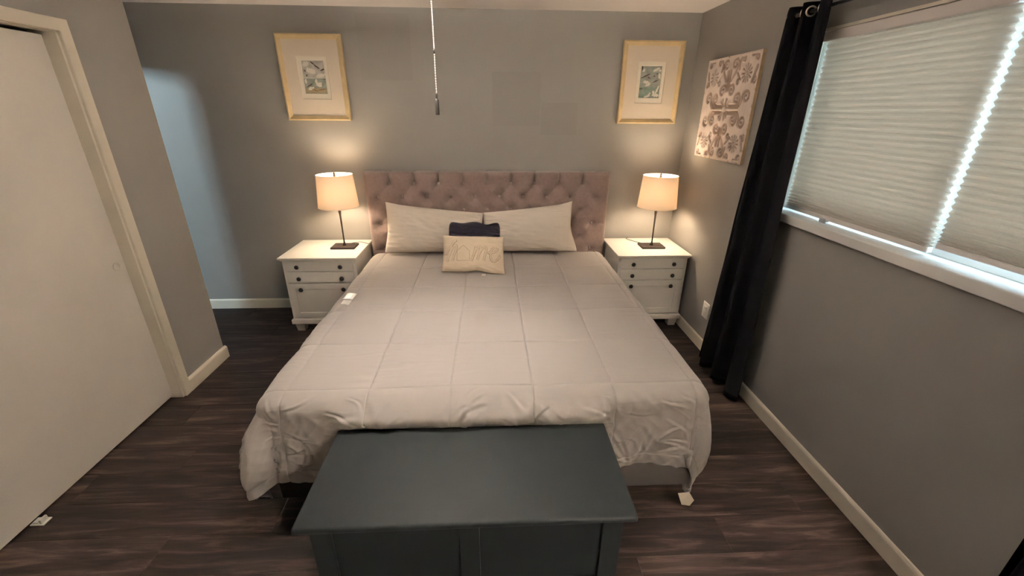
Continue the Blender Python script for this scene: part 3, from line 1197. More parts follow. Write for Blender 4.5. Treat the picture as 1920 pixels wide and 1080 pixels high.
def cushion_pt(cx_, cy_):
    """crop frame -> point and normal on the cushion front"""
    u = (cx_ - 745) / 480.0
    v = -(cy_ - 668) / 300.0
    gi = (np.clip(u, -0.98, 0.98) + 1) / 2 * 69
    gj = (np.clip(v, -0.98, 0.98) + 1) / 2 * 69
    i, j = int(gi), int(gj)
    a_, b_ = gi - i, gj - j
    p = HF[i, j] * (1 - a_) * (1 - b_) + HF[i + 1, j] * a_ * (1 - b_) + HF[i, j + 1] * (1 - a_) * b_ + HF[i + 1, j + 1] * a_ * b_
    nrm = np.cross(HF[i + 1, j] - HF[i, j], HF[i, j + 1] - HF[i, j])
    nrm = nrm / np.linalg.norm(nrm)
    return Vector(p), Vector(nrm)


def ribbon(mb, path, hw, hgt, lift):
    n_ = len(path)
    prof = [(math.cos(a_), math.sin(a_)) for a_ in np.linspace(0, PI, 7)]
    v_, f_ = [], []
    for i in range(n_):
        p, nrm = cushion_pt(*path[i])
        q1, _ = cushion_pt(*path[min(i + 1, n_ - 1)])
        q0, _ = cushion_pt(*path[max(i - 1, 0)])
        t = (q1 - q0).normalized()
        s = nrm.cross(t).normalized()
        for c_, h_ in prof:
            v_.append(p + s * (hw * c_) + nrm * (lift + hgt * h_))
    for i in range(n_ - 1):
        for k in range(6):
            f_.append([i * 7 + k, i * 7 + k + 1, (i + 1) * 7 + k + 1, (i + 1) * 7 + k])
    f_.append(list(range(7)))
    f_.append([(n_ - 1) * 7 + k for k in range(7)][::-1])
    mb.add(v_, f_)


for nm, strokes in STROKES.items():
    fat, cord = MB(), MB()
    for st in strokes:
        closed = nm == 'house_outline'
        path = st if closed else smooth_path(st)
        if closed:
            pp = []
            for i in range(len(st) - 1):
                for s in range(6):
                    pp.append((st[i][0] + (st[i + 1][0] - st[i][0]) * s / 6, st[i][1] + (st[i + 1][1] - st[i][1]) * s / 6))
            pp.append(st[-1])
            ribbon(cord, pp, 0.0013, 0.0016, 0.0012)
        else:
            ribbon(fat, path, 0.0066, 0.0046, 0.0002)
            ribbon(cord, path, 0.0084, 0.0016, 0.0002)
    if fat.v:
        o = fat.build(nm, M['cushion'], hroot, True)
        cord.build('stitching', M['stitch'], o, True)
    else:
        cord.build(nm, M['stitch'], hroot, True)
MB().box(-0.075, -0.045, 2.908, 2.922, 0.617, 0.628, 0.001).build('fabric_tag', M['tagwhite'], hroot)


# ------------------------------------------------------------------ nightstands
def nightstand(cx, label):
    t = thing('nightstand', label, 'nightstand', (cx, 3.47, 0), 'white three-drawer nightstands')

    def bx(*a, **k):
        return MB().box(cx + a[0], cx + a[1], *a[2:], **k)
    w = 0.282
    yf, yb = 3.248, 3.715
    # carcass as real boards
    b_ = MB()
    b_.box(cx - w, cx - w + 0.018, yf, yb, 0.125, 0.636).box(cx + w - 0.018, cx + w, yf, yb, 0.125, 0.636)
    b_.box(cx - w, cx + w, yb - 0.008, yb, 0.125, 0.636).box(cx - w + 0.018, cx + w - 0.018, yf + 0.02, yb - 0.008, 0.125, 0.14)
    b_.box(cx - w + 0.018, cx + w - 0.018, yf + 0.006, yf + 0.012, 0.14, 0.636)
    b_.build('body', M['white'], t)
    for s in (-1, 1):        # raised stiles and rails on the sides
        q = MB()
        xa, xb = (cx + s * w, cx + s * (w + 0.005))
        xa, xb = min(xa, xb), max(xa, xb)
        q.box(xa, xb, yf, yf + 0.05, 0.125, 0.636, 0.001).box(xa, xb, yb - 0.05, yb, 0.125, 0.636, 0.001)
        q.box(xa, xb, yf + 0.05, yb - 0.05, 0.125, 0.175, 0.001).box(xa, xb, yf + 0.05, yb - 0.05, 0.586, 0.636, 0.001)
        q.build('side_frame', M['white'], t)
    # top with a stepped moulding
    q = MB().box(cx - 0.304, cx + 0.304, 3.212, 3.73, 0.648, 0.664, 0.004, 3).box(cx - 0.293, cx + 0.293, 3.224, 3.725, 0.634, 0.650, 0.005, 3)
    smooth_by_angle(q.build('top', M['white'], t), 45)
    # plinth and feet
    q = MB().box(cx - 0.298, cx + 0.298, 3.226, 3.722, 0.082, 0.122, 0.003).box(cx - 0.29, cx + 0.29, 3.24, 3.718, 0.12, 0.128, 0.002)
    q.build('plinth', M['white'], t)
    for sx in (-1, 1):
        for yy in (3.30, 3.66):
            fx = cx + sx * 0.252
            v_, f_ = [], []
            for z_, h_ in ((0.0, 0.030), (0.082, 0.040)):
                v_ += [(fx - h_, yy - h_, z_), (fx + h_, yy - h_, z_), (fx + h_, yy + h_, z_), (fx - h_, yy + h_, z_)]
            f_ = [[3, 2, 1, 0], [4, 5, 6, 7]] + [[i, (i + 1) % 4, 4 + (i + 1) % 4, 4 + i] for i in range(4)]
            MB().add(v_, f_).build('foot', M['white'], t)
    # drawers
    dw = 0.262
    kn = MB().lathe([(0.006, 0), (0.006, 0.010), (0.0155, 0.015), (0.0175, 0.020), (0.015, 0.026), (0.008, 0.029)], 0, 0, 20)
    knv = [(x, -z, y) for x, y, z in kn.v]
    kme = None
    for (z0, z1, kz, panel) in ((0.545, 0.632, 0.586, False), (0.448, 0.539, 0.487, False), (0.136, 0.440, 0.394, True)):
        q = MB()
        y0, y1 = yf - 0.012, yf + 0.004
        if not panel:
            q.box(cx - dw, cx + dw, y0, y1, z0, z1, 0.004, 2)
        else:
            st = 0.046
            q.box(cx - dw, cx - dw + st, y0, y1, z0, z1, 0.003, 2).box(cx + dw - st, cx + dw, y0, y1, z0, z1, 0.003, 2)
            q.box(cx - dw + st - 0.004, cx + dw - st + 0.004, y0, y1, z0, z0 + 0.048, 0.003, 2)
            q.box(cx - dw + st - 0.004, cx + dw - st + 0.004, y0, y1, z1 - 0.052, z1, 0.003, 2)
            q.box(cx - dw + st - 0.004, cx + dw - st + 0.004, y0 + 0.008, y1, z0 + 0.04, z1 - 0.045)
        dro = q.build('drawer', M['white'], t)
        for sx in (-1, 1):
            if kme is None:
                o_ = mk('knob', knv, kn.f, M['black'], None, True, local=True)
                kme = o_.data
            else:
                o_ = bpy.data.objects.new('knob', kme)
                C.objects.link(o_)
            o_.parent = dro
            o_.location = Vector((cx + sx * 0.168, y0, kz)) - anc_loc(dro)
    return t


ns = nightstand(-1.366, 'white three-drawer nightstand left of the bed')
ns2 = copy_tree(ns)
ns2.location.x = 1.321
ns2.location.y = 3.462
ns2['label'] = 'white three-drawer nightstand in the corner right of the bed'


# ------------------------------------------------------------------ table lamps
def table_lamp(cx, cy, label):
    z0 = 0.664
    t = thing('table_lamp', label, 'lamp', (cx, cy, z0), 'table lamps on the nightstands')
    MB().box(cx - 0.098, cx + 0.098, cy - 0.07, cy + 0.07, z0, z0 + 0.016, 0.002).build('base', M['lampmetal'], t)
    MB().lathe([(0.016, z0 + 0.016), (0.014, z0 + 0.024), (0.008, z0 + 0.034), (0.0055, z0 + 0.05), (0.006, z0 + 0.15), (0.0075, z0 + 0.27), (0.010, z0 + 0.29),
                (0.012, z0 + 0.30), (0.009, z0 + 0.31), (0.009, z0 + 0.34)], cx, cy, 18).build('pole', M['lampmetal'], t, True)
    MB().lathe([(0.016, z0 + 0.34), (0.019, z0 + 0.35), (0.019, z0 + 0.40), (0.014, z0 + 0.405)], cx, cy, 18).build('socket', M['lampmetal'], t, True)
    # shade
    zb, zt, rb, rt_ = 1.008, 1.260, 0.157, 0.137
    n = 56
    v_, f_ = [], []
    for r_, z_ in ((rb, zb), (rt_, zt), (rt_ - 0.0025, zt), (rb - 0.0025, zb)):
        for k in range(n):
            a_ = 2 * PI * k / n
            v_.append((cx + r_ * math.cos(a_), cy + r_ * math.sin(a_), z_))
    for i in range(1):
        for k in range(n):
            f_.append([i * n + k, i * n + (k + 1) % n, (i + 1) * n + (k + 1) % n, (i + 1) * n + k])
    sh = mk('lamp_shade', v_[:2 * n], f_, M['lampshade'], t, True)
    sh['label'] = 'glowing pale yellow fabric shade'
    for r_, z_ in ((rb, zb), (rt_, zt)):
        pts = [(cx + r_ * math.cos(a_), cy + r_ * math.sin(a_), z_) for a_ in np.linspace(0, 2 * PI, n + 1)]
        MB().tube(pts, 0.0022, 6, False).build('rim', M['lampshade'], sh, True)
    q = MB()
    for k in range(3):
        a_ = 2 * PI * k / 3 + 0.5
        q.tube([(cx, cy, zt - 0.02), (cx + (rt_ - 0.002) * math.cos(a_), cy + (rt_ - 0.002) * math.sin(a_), zt - 0.006)], 0.0016, 6)
    for s in (-1, 1):
        q.tube([(cx + s * 0.016, cy, z0 + 0.39), (cx + s * 0.045, cy, z0 + 0.44), (cx + s * 0.05, cy, z0 + 0.49), (cx + s * 0.03, cy, zt - 0.035), (cx, cy, zt - 0.02)], 0.0018, 6)
    q.build('harp', M['shadewire'], t)
    MB().lathe([(0.009, zt - 0.018), (0.011, zt - 0.008), (0.007, zt + 0.002), (0.010, zt + 0.010), (0.004, zt + 0.018)], cx, cy, 14).build('finial', M['lampmetal'], t, True)
    bl = MB().lathe([(0.013, z0 + 0.405), (0.02, z0 + 0.425), (0.028, z0 + 0.45), (0.026, z0 + 0.475), (0.014, z0 + 0.49), (0.002, z0 + 0.493)], cx, cy, 18)
    bl.build('bulb', M['bulb'], t, True)
    lo = lamp_light('bulb_light', 'POINT', (0, 0, z0 + 0.45 - z0), LAMP_W, (1.0, 0.80, 0.61), 0.05)
    lo.parent = t
    return t


lp = table_lamp(-1.236, 3.503, 'lit table lamp on the left nightstand')
lp2 = copy_tree(lp)
lp2.location.x = 1.372
lp2.location.y = 3.448
lp2['label'] = 'lit table lamp on the right nightstand'


def cord(parent, pts):
    MB().tube(smooth3(pts), 0.0022, 6).build('cord', M['lampmetal'], parent, True)


def smooth3(p, k=6):
    p = [Vector(q) for q in p]
    out = []
    for i in range(len(p) - 1):
        p0, p1, p2, p3 = p[max(i - 1, 0)], p[i], p[i + 1], p[min(i + 2, len(p) - 1)]
        for s in range(k):
            t = s / k
            out.append(0.5 * (2 * p1 + (p2 - p0) * t + (2 * p0 - 5 * p1 + 4 * p2 - p3) * t * t + (3 * p1 - p0 - 3 * p2 + p3) * t ** 3))
    out.append(p[-1])
    return out


cord(lp, [(-1.235, 3.575, 0.668), (-1.20, 3.62, 0.667), (-1.14, 3.64, 0.667), (-1.08, 3.60, 0.667), (-1.054, 3.585, 0.667)])
cord(lp2, [(1.360, 3.520, 0.668), (1.31, 3.56, 0.667), (1.26, 3.62, 0.668), (1.225, 3.68, 0.669), (1.235, 3.705, 0.668), (1.255, 3.722, 0.668)])


# ------------------------------------------------------------------ pictures
def bird_print(kind, nx=100, nz=140):
    """flat colour print: pale birds over water and grass, returns (nx,nz,3)"""
    u = np.linspace(0, 1, nx)[:, None] + np.zeros((1, nz))
    v = np.linspace(0, 1, nz)[None, :] + np.zeros((nx, 1))      # 0 bottom
    base = np.array([0.26, 0.29, 0.25])
    c = base + 0.10 * vnoise(u * 4, v * 9, 60 + kind)[..., None]

    def blob(cx, cz, rx, rz, col, ang=0.0, k=1.0):
        ca, sa = math.cos(ang), math.sin(ang)
        du, dv = u - cx, (v - cz) * 1.45
        p, q = (du * ca + dv * sa) / rx, (-du * sa + dv * ca) / rz
        m_ = (1 - sstep(0.85, 1.08, np.hypot(p, q) + 0.35 * vnoise(u * 14, v * 20, 66)))[..., None] * k
        c[:] = c * (1 - m_) + np.array(col) * m_
    wht, dk, tan, grn = (0.72, 0.68, 0.60), (0.06, 0.035, 0.025), (0.42, 0.30, 0.15), (0.16, 0.22, 0.18)
    if kind == 0:
        c[:] = np.where((v > 0.47)[..., None], (0.46, 0.44, 0.40) + 0.12 * vnoise(u * 5, v * 8, 71)[..., None], c)
        blob(0.2, 0.88, 0.16, 0.09, wht, 0.3); blob(0.38, 0.68, 0.2, 0.12, wht, -0.3); blob(0.8, 0.55, 0.2, 0.08, wht, 0.2)
        blob(0.5, 0.90, 0.14, 0.03, dk, -0.7); blob(0.66, 0.80, 0.14, 0.035, dk, -0.6); blob(0.9, 0.72, 0.12, 0.035, dk, 0.4)
        blob(0.13, 0.68, 0.05, 0.03, dk, -0.8); blob(0.18, 0.55, 0.05, 0.03, dk, 1.0); blob(0.9, 0.46, 0.08, 0.03, dk, -0.3)
        c[:] = np.where((np.abs(v - 0.475) < 0.012)[..., None], (0.62, 0.60, 0.54), c)
        blob(0.5, 0.10, 0.6, 0.12, tan, 0.0, 0.7)
        blob(0.56, 0.36, 0.06, 0.14, wht, 0.1); blob(0.66, 0.28, 0.12, 0.1, wht, 0.3); blob(0.3, 0.17, 0.14, 0.07, wht, 0.2); blob(0.1, 0.38, 0.05, 0.1, wht)
        blob(0.25, 0.26, 0.16, 0.025, dk, 0.5); blob(0.75, 0.14, 0.2, 0.025, (0.2, 0.11, 0.05), 0.2); blob(0.45, 0.12, 0.16, 0.02, (0.2, 0.11, 0.05), -0.4)
    else:
        c[:] = c * 0.9 + 0.06
        c[:] = np.where((v < 0.35)[..., None], np.array(grn) + 0.07 * vnoise(u * 8, v * 8, 75)[..., None] + 0.04, c)
        blob(0.75, 0.88, 0.16, 0.06, wht, 0.5); blob(0.9, 0.86, 0.07, 0.05, wht); blob(0.9, 0.68, 0.06, 0.12, wht, 0.2); blob(0.15, 0.85, 0.06, 0.07, wht)
        blob(0.08, 0.92, 0.035, 0.1, dk, 0.2); blob(0.28, 0.69, 0.22, 0.035, dk, 0.45); blob(0.42, 0.64, 0.07, 0.03, dk, -0.6)
        blob(0.32, 0.5, 0.13, 0.07, wht, -0.2); blob(0.42, 0.42, 0.14, 0.06, wht, 0.5); blob(0.75, 0.53, 0.14, 0.03, dk, 0.45); blob(0.66, 0.68, 0.05, 0.03, dk)
        blob(0.1, 0.30, 0.1, 0.03, dk, -0.2); blob(0.8, 0.76, 0.04, 0.03, dk)
        blob(0.86, 0.25, 0.05, 0.2, wht, -0.35); blob(0.72, 0.16, 0.05, 0.15, wht, 0.35); blob(0.82, 0.10, 0.16, 0.08, wht); blob(0.42, 0.06, 0.14, 0.05, wht, 0.3)
        blob(0.52, 0.13, 0.09, 0.035, wht, 0.9)
    return np.clip(c, 0.01, 0.9)


def colour_grid(name, P, colours, material, parent):
    nx, nz = P.shape[:2]
    o_ = mk(name, P.reshape(-1, 3), grid_faces(nx, nz)[:, ::-1], material, parent)
    at_ = o_.data.color_attributes.new('col', 'FLOAT_COLOR', 'POINT')
    cc = np.ones((nx * nz, 4))
    cc[:, :3] = colours.reshape(-1, 3)
    at_.data.foreach_set('color', cc.ravel())
    return o_


def picture(cx, cz, label, kind):
    w, h = 0.487, 0.604
    x0, x1, z0, z1 = cx - w / 2, cx + w / 2, cz - h / 2, cz + h / 2
    t = thing('framed_picture', label, 'picture', (cx, D - 0.002, cz), 'framed bird prints over the nightstands')
    yw, yfr = D - 0.002, D - 0.036
    fwid = 0.036
    # mitred frame mouldings, sloping inward
    for side in range(4):
        outer = [(x0, z0), (x1, z0), (x1, z1), (x0, z1)]
        inner = [(x0 + fwid, z0 + fwid), (x1 - fwid, z0 + fwid), (x1 - fwid, z1 - fwid), (x0 + fwid, z1 - fwid)]
        mid = [(x0 + 0.010, z0 + 0.010), (x1 - 0.010, z0 + 0.010), (x1 - 0.010, z1 - 0.010), (x0 + 0.010, z1 - 0.010)]
        a_, b_ = side, (side + 1) % 4
        v_ = []
        for p in (a_, b_):
            v_ += [(outer[p][0], yw, outer[p][1]), (outer[p][0], yfr + 0.003, outer[p][1]), (mid[p][0], yfr, mid[p][1]),
                   (inner[p][0], yfr + 0.012, inner[p][1]), (inner[p][0], yw, inner[p][1])]
        f_ = [[k, (k + 1) % 5, 5 + (k + 1) % 5, 5 + k] for k in range(5)] + [[0, 4, 3, 2, 1], [5, 6, 7, 8, 9]]
        MB().add(v_, f_).build('frame_rail', M['frame_wood'], t)
    # outer mat with a bevelled window
    ix0, ix1, iz0, iz1 = cx - 0.114, cx + 0.114, cz - 0.148, cz + 0.156
    ym = D - 0.020

    def ringmat(name, ox0, ox1, oz0, oz1, nx0, nx1, nz0, nz1, y, bev, material):
        o4 = [(ox0, oz0), (ox1, oz0), (ox1, oz1), (ox0, oz1)]
        i4 = [(nx0, nz0), (nx1, nz0), (nx1, nz1), (nx0, nz1)]
        j4 = [(nx0 + bev, nz0 + bev), (nx1 - bev, nz0 + bev), (nx1 - bev, nz1 - bev), (nx0 + bev, nz1 - bev)]
        v_ = [(p, y, q) for p, q in o4] + [(p, y, q) for p, q in i4] + [(p, y + 0.004, q) for p, q in j4] + [(p, y + 0.004, q) for p, q in o4]
        f_ = []
        for k in range(4):
            l_ = (k + 1) % 4
            f_ += [[k, l_, 4 + l_, 4 + k], [4 + k, 4 + l_, 8 + l_, 8 + k], [8 + k, 8 + l_, 12 + l_, 12 + k], [12 + k, 12 + l_, l_, k]]
        return MB().add(v_, f_).build(name, material, t)
    ringmat('outer_mat', x0 + 0.03, x1 - 0.03, z0 + 0.03, z1 - 0.03, ix0, ix1, iz0, iz1, ym, 0.004, M['mat_board'])
    ringmat('inner_mat', ix0 - 0.01, ix1 + 0.01, iz0 - 0.01, iz1 + 0.01, cx - 0.086, cx + 0.086, cz - 0.108, cz + 0.128, ym + 0.004, 0.003, M['mat_core'])
    xs = np.linspace(cx - 0.088, cx + 0.088, 100)[:, None] + np.zeros((1, 140))
    zs = np.linspace(cz - 0.110, cz + 0.130, 140)[None, :] + np.zeros((100, 1))
    P = np.stack([xs, np.full_like(xs, ym + 0.0085), zs], -1)
    colour_grid('print', P, bird_print(kind), M['print'], t)
    MB().box(x0 + 0.02, x1 - 0.02, D - 0.010, yw, z0 + 0.02, z1 - 0.02).build('backing', M['frame_wood'], t)
    return t


picture(-1.3575, 1.955, 'framed print of pale shorebirds, hanging above the left lamp', 0)
picture(1.2920, 1.946, 'framed print of white birds among reeds, hanging above the right lamp', 1)


# ------------------------------------------------------------------ carved relief panel on the right wall
def relief():
    y0, y1, z0, z1 = 2.788, 3.458, 1.420, 2.084
    n = 300
    s = np.linspace(0, 1, n)
    Sx = s[:, None] + np.zeros((1, n))          # 0 at far end (left in the photo) to 1 near
    Sz = s[None, :] + np.zeros((n, 1))          # 0 bottom
    # fold into one quadrant, centre (0,0), edge 1
    cxn, czn = 0.48, 0.5
    p = np.where(Sx < cxn, (cxn - Sx) / cxn, (Sx - cxn) / (1 - cxn))
    q = np.abs(Sz - czn) / 0.5
    groove = np.zeros((n, n))

    def stroke(pts, w0, w1, k=1.0):
        nonlocal groove
        pts = np.array(pts)
        ww = np.linspace(w0, w1, len(pts))
        best = np.full((n, n), 9.0)
        for (a_, b_), w_ in zip(pts, ww):
            x0_, x1_ = a_ - 0.09, a_ + 0.09
            m_ = (p > x0_) & (p < x1_) & (q > b_ - 0.09) & (q < b_ + 0.09)
            d = np.hypot(p[m_] - a_, q[m_] - b_) / w_
            best[m_] = np.minimum(best[m_], d)
        groove = np.maximum(groove, k * (1 - sstep(0.6, 1.15, best)))

    def scroll(cx_, cy_, r_, a0, turns, w, flip=1, tail=None):
        tt = np.linspace(0, 1, 90)
        ang = a0 + flip * turns * 2 * PI * tt
        rad = r_ * (0.16 + 0.84 * tt)
        pts = list(zip(cx_ + rad * np.cos(ang), cy_ + rad * np.sin(ang)))
        if tail:
            ex, ey = pts[-1]
            for t_ in np.linspace(0, 1, 30)[1:]:
                dxn, dyn = -flip * math.sin(ang[-1]), flip * math.cos(ang[-1])
                qx = (1 - t_) ** 2 * ex + 2 * t_ * (1 - t_) * (ex + dxn * 0.12) + t_ ** 2 * tail[0]
                qy = (1 - t_) ** 2 * ey + 2 * t_ * (1 - t_) * (ey + dyn * 0.12) + t_ ** 2 * tail[1]
                pts.append((qx, qy))
        stroke(pts, w * 0.62, w * 1.30)

    def flower(cx_, cy_, r0, r1, k, w):
        for i in range(k):
            a_ = 2 * PI * i / k
            stroke([(cx_ + r_ * math.cos(a_), cy_ + r_ * math.sin(a_)) for r_ in np.linspace(r0, r1, 14)], w * 0.7, w)
    flower(0.62, 0.64, 0.07, 0.155, 12, 0.022)
    stroke([(0.62 + 0.028 * math.cos(a_), 0.64 + 0.028 * math.sin(a_)) for a_ in np.linspace(0, 6.3, 24)], 0.012, 0.012)
    scroll(0.17, 0.84, 0.105, 2.6, 1.35, 0.030, -1, (0.10, 0.55))
    scroll(0.17, 0.36, 0.125, 0.4, 1.4, 0.034, 1, (0.05, 0.72))
    scroll(0.42, 0.20, 0.115, 2.2, 1.4, 0.032, -1, (0.16, 0.07))
    scroll(0.74, 0.22, 0.125, 0.6, 1.4, 0.034, 1, (0.52, 0.06))
    scroll(0.44, 0.90, 0.075, 1.0, 1.2, 0.026, 1, (0.34, 0.74))
    scroll(0.88, 0.90, 0.075, 3.0, 1.2, 0.028, -1, (0.72, 0.95))
    scroll(0.90, 0.50, 0.070, 1.6, 1.2, 0.028, 1, (0.93, 0.74))
    scroll(0.37, 0.50, 0.060, 1.6, 1.1, 0.022, -1, (0.30, 0.66))
    stroke([(0.02 + 0.5 * t_, 0.035) for t_ in np.linspace(0.25, 1.0, 30)], 0.014, 0.028)
    for a_ in (0.35, 0.8, 1.22):
        stroke([(r_ * math.cos(a_), r_ * math.sin(a_)) for r_ in np.linspace(0.07, 0.20, 14)], 0.022, 0.036)
    border = np.minimum(np.minimum(Sx, 1 - Sx), np.minimum(Sz, 1 - Sz))
    groove *= sstep(0.018, 0.03, border)
    depth = 0.0145 * groove - 0.0015 * vnoise(Sx * 20, Sz * 20, 3) * (1 - groove)
    xf = R - 0.024
    X = xf + depth
    Y = y1 + (y0 - y1) * Sx
    Z = z0 + (z1 - z0) * Sz
    t = thing('carved_panel', 'square whitewashed carved wood panel with scrolls and flowers', 'wall art', (R - 0.02, (y0 + y1) / 2, (z0 + z1) / 2))
    P = np.stack([X, Y, Z], -1)
    grain = 0.05 * vnoise(Sx * 60, Sz * 6, 90)[..., None] + 0.04 * vnoise(Sx * 9, Sz * 9, 91)[..., None]
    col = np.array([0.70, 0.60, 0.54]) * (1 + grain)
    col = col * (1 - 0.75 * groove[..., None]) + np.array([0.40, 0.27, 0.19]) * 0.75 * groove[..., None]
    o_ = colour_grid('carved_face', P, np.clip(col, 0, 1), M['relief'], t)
    o_.data.polygons.foreach_set('use_smooth', [True] * len(o_.data.polygons))
    b_ = MB()
    th_ = 0.010
    b_.box(xf + 0.0005, R - 0.003, y0 - 0.0005, y0 + th_, z0, z1).box(xf + 0.0005, R - 0.003, y1 - th_, y1 + 0.0005, z0, z1)
    b_.box(xf + 0.0005, R - 0.003, y0, y1, z0 - 0.0005, z0 + th_).box(xf + 0.0005, R - 0.003, y0, y1, z1 - th_, z1 + 0.0005)
    b_.box(xf + 0.0185, R - 0.003, y0, y1, z0, z1)
    b_.build('edge_frame', M['relief_side'], t)


relief()

# ------------------------------------------------------------------ outlet
t = thing('wall_outlet', 'white rectangular outlet plate low on the right wall', 'outlet', (R, 2.880, 0.325))
smooth_by_angle(MB().box(R - 0.006, R, 2.836, 2.926, 0.262, 0.388, 0.003, 2).build('plate', M['plastic'], t), 40)
rc = MB().box(R - 0.009, R - 0.004, 2.864, 2.898, 0.292, 0.358, 0.002, 2).build('receptacle', M['plastic'], t)
b = MB()
for zc in (0.309, 0.341):
    b.box(R - 0.0094, R - 0.0088, 2.873, 2.876, zc - 0.005, zc + 0.005).box(R - 0.0094, R - 0.0088, 2.886, 2.889, zc - 0.005, zc + 0.005)
b.build('slots', M['black'], rc)

# ------------------------------------------------------------------ chest at the foot of the bed
ch = thing('blanket_chest', 'dark slate painted blanket chest at the foot of the bed', 'chest', (-0.09, 1.22, 0))
CZ = 0.49
cx0, cx1, cy0, cy1 = -0.655, 0.478, 0.985, 1.452
o = MB().box(cx0, cx1, cy0, cy1, CZ - 0.026, CZ, 0.009, 4).build('lid', M['chest'], ch)
smooth_by_angle(o, 50)
bx0, bx1, by0, by1 = cx0 + 0.035, cx1 - 0.035, cy0 + 0.035, cy1 - 0.012
b = MB().box(bx0, bx1, by0 + 0.012, by0 + 0.024, 0.07, CZ - 0.026)
b.box(bx0, bx0 + 0.02, by0 + 0.024, by1, 0.07, CZ - 0.026).box(bx1 - 0.02, bx1, by0 + 0.024, by1, 0.07, CZ - 0.026)
b.box(bx0, bx1, by1 - 0.012, by1, 0.07, CZ - 0.026).box(bx0, bx1, by0 + 0.02, by1, 0.07, 0.085)
b.build('body', M['chest'], ch)
xm = (bx0 + bx1) / 2
for (xa, xb) in ((bx0, bx0 + 0.07), (xm - 0.035, xm + 0.035), (bx1 - 0.07, bx1)):
    MB().box(xa, xb, by0, by0 + 0.014, 0.14, CZ - 0.06, 0.002).build('front_stile', M['chest'], ch)
MB().box(bx0, bx1, by0, by0 + 0.014, CZ - 0.062, CZ - 0.026, 0.002).build('front_rail', M['chest'], ch)
MB().box(bx0, bx1, by0, by0 + 0.014, 0.07, 0.142, 0.002).build('front_rail', M['chest'], ch)
MB().box(bx0 - 0.012, bx1 + 0.012, by0 - 0.012, by1, 0.03, 0.085, 0.004).build('plinth', M['chest'], ch)
for xa in (bx0 + 0.03, bx1 - 0.03):
    for ya in (by0 + 0.03, by1 - 0.04):
        MB().lathe([(0.026, 0), (0.034, 0.012), (0.034, 0.024), (0.028, 0.032)], xa, ya, 18).build('foot', M['chest'], ch, True)

# ------------------------------------------------------------------ ceiling fan with its light bowl, and the pull chain
FX, FY = -0.285, 1.88
fan = thing('ceiling_fan', 'white ceiling fan with a frosted light bowl, overhead out of frame', 'ceiling fan', (FX, FY, H))
MB().lathe([(0.075, H), (0.075, H - 0.02), (0.06, H - 0.05), (0.03, H - 0.055)], FX, FY, 28).build('canopy', M['trim'], fan, True)
MB().lathe([(0.03, H - 0.04), (0.11, H - 0.06), (0.12, H - 0.11), (0.10, H - 0.15), (0.05, H - 0.165)], FX, FY, 32).build('motor', M['trim'], fan, True)
for k in range(5):
    a = 2 * PI * k / 5 + 0.35
    ca, sa = math.cos(a), math.sin(a)
    v = []
    for (r_, w_) in ((0.10, 0.025), (0.18, 0.045), (0.5, 0.065), (0.56, 0.055), (0.58, 0.02)):
        for s_ in (-1, 1):
            for dz in (0, 0.008):
                v.append((FX + r_ * ca - s_ * w_ * sa, FY + r_ * sa + s_ * w_ * ca, H - 0.135 + dz + 0.012 * s_))
    f = []
    for i in range(4):
        q = i * 4
        f += [[q, q + 4, q + 6, q + 2], [q + 1, q + 3, q + 7, q + 5], [q, q + 1, q + 5, q + 4], [q + 2, q + 6, q + 7, q + 3]]
    f += [[0, 2, 3, 1], [16, 17, 19, 18]]
    MB().add(v, f).build('blade', M['trim'], fan)
MB().lathe([(0.05, H - 0.160), (0.075, H - 0.175), (0.075, H - 0.19)], FX, FY, 28).build('light_kit', M['trim'], fan, True)
M['bowl'] = translucent_mat('frosted_bowl', (0.9, 0.85, 0.78), (0.95, 0.88, 0.78), 0.75)
MB().lathe([(0.125, H - 0.19), (0.122, H - 0.22), (0.10, H - 0.255), (0.06, H - 0.278), (0.012, H - 0.285)], FX, FY, 36, False).build('light_bowl', M['bowl'], fan, True)
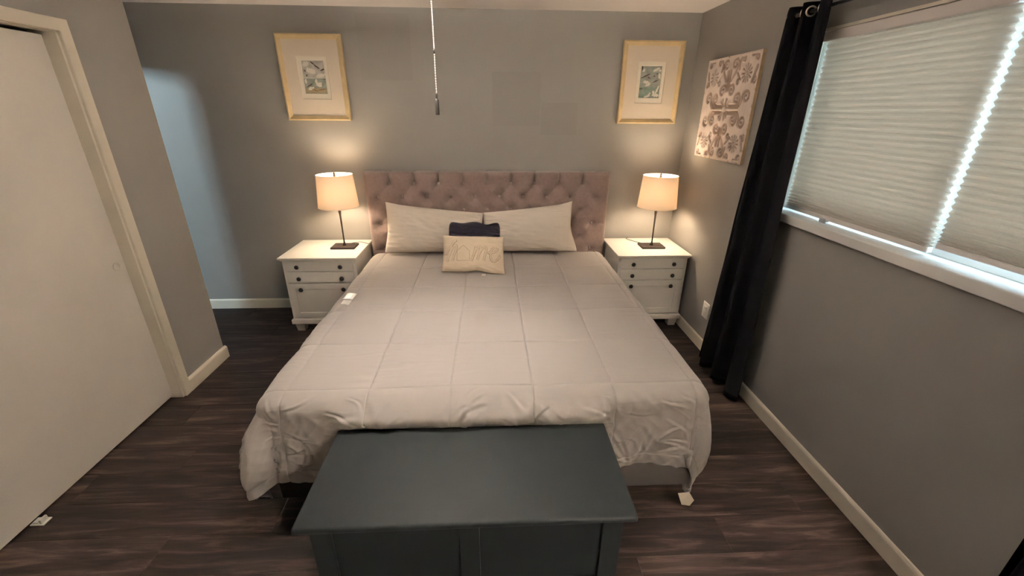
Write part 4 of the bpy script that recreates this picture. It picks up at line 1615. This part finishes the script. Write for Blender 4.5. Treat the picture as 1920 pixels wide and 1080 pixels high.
lo = lamp_light('fan_bulb', 'POINT', (0, 0, -0.222), FAN_W, (1.0, 0.92, 0.86), 0.03)
lo.parent = fan

pc = thing('pull_chain', 'thin beaded pull chain with a dark cylindrical fob hanging above the bed', 'pull chain', (-0.223, 1.97, 1.7145))
b = MB()
x_, y_ = -0.223, 1.97
ZT = H - 0.178
b.tube([(x_, y_, 1.802), (x_, y_, 2.10), (x_, y_ - 0.03, ZT)], 0.0009, 5)
z = 1.805
while z < ZT:
    yb = y_ if z < 2.10 else y_ - 0.03 * (z - 2.10) / (ZT - 2.10)
    b.sphere((x_, yb, z), 0.0027 if z < 1.947 else 0.0030, 6, 4)
    z += 0.0098 if z < 1.947 else 0.0068
b.build('bead_chain', M['chain'], pc, True)
MB().lathe([(0.003, 1.945), (0.0048, 1.949), (0.0048, 1.960), (0.003, 1.963)], x_, y_, 10).build('connector', M['fob'], pc, True)
MB().lathe([(0.003, 1.777), (0.0044, 1.781), (0.0044, 1.793), (0.003, 1.802)], x_, y_, 10).build('chain_end', M['fob'], pc, True)
MB().lathe([(0.0068, 1.7145), (0.0081, 1.717), (0.0077, 1.772), (0.0042, 1.778)], x_, y_, 14).build('fob', M['fob'], pc, True)

# ------------------------------------------------------------------ added fill light behind the camera, modelled as a globe fixture
GX, GY = 1.38, -1.22
gl = thing('added_fill_light', 'added fill light in a round frosted globe, unseen behind the viewpoint', 'fill light', (GX, GY, H))
MB().lathe([(0.10, H), (0.10, H - 0.02), (0.075, H - 0.035)], GX, GY, 32).build('fill_plate', M['trim'], gl, True)
prof = [(0.07, H - 0.03)] + [(0.14 * math.sin(a), H - 0.13 + 0.115 * math.cos(a)) for a in np.linspace(0.55, PI - 0.02, 14)]
MB().lathe(prof, GX, GY, 36, False).build('fill_globe', M['bowl'], gl, True)
lo = lamp_light('fill_bulb', 'POINT', (0, 0, -0.13), FILL_W, (1.0, 0.93, 0.87), 0.06)  # invented source that brightens the bed foot, nightstand fronts and back wall
lo.parent = gl
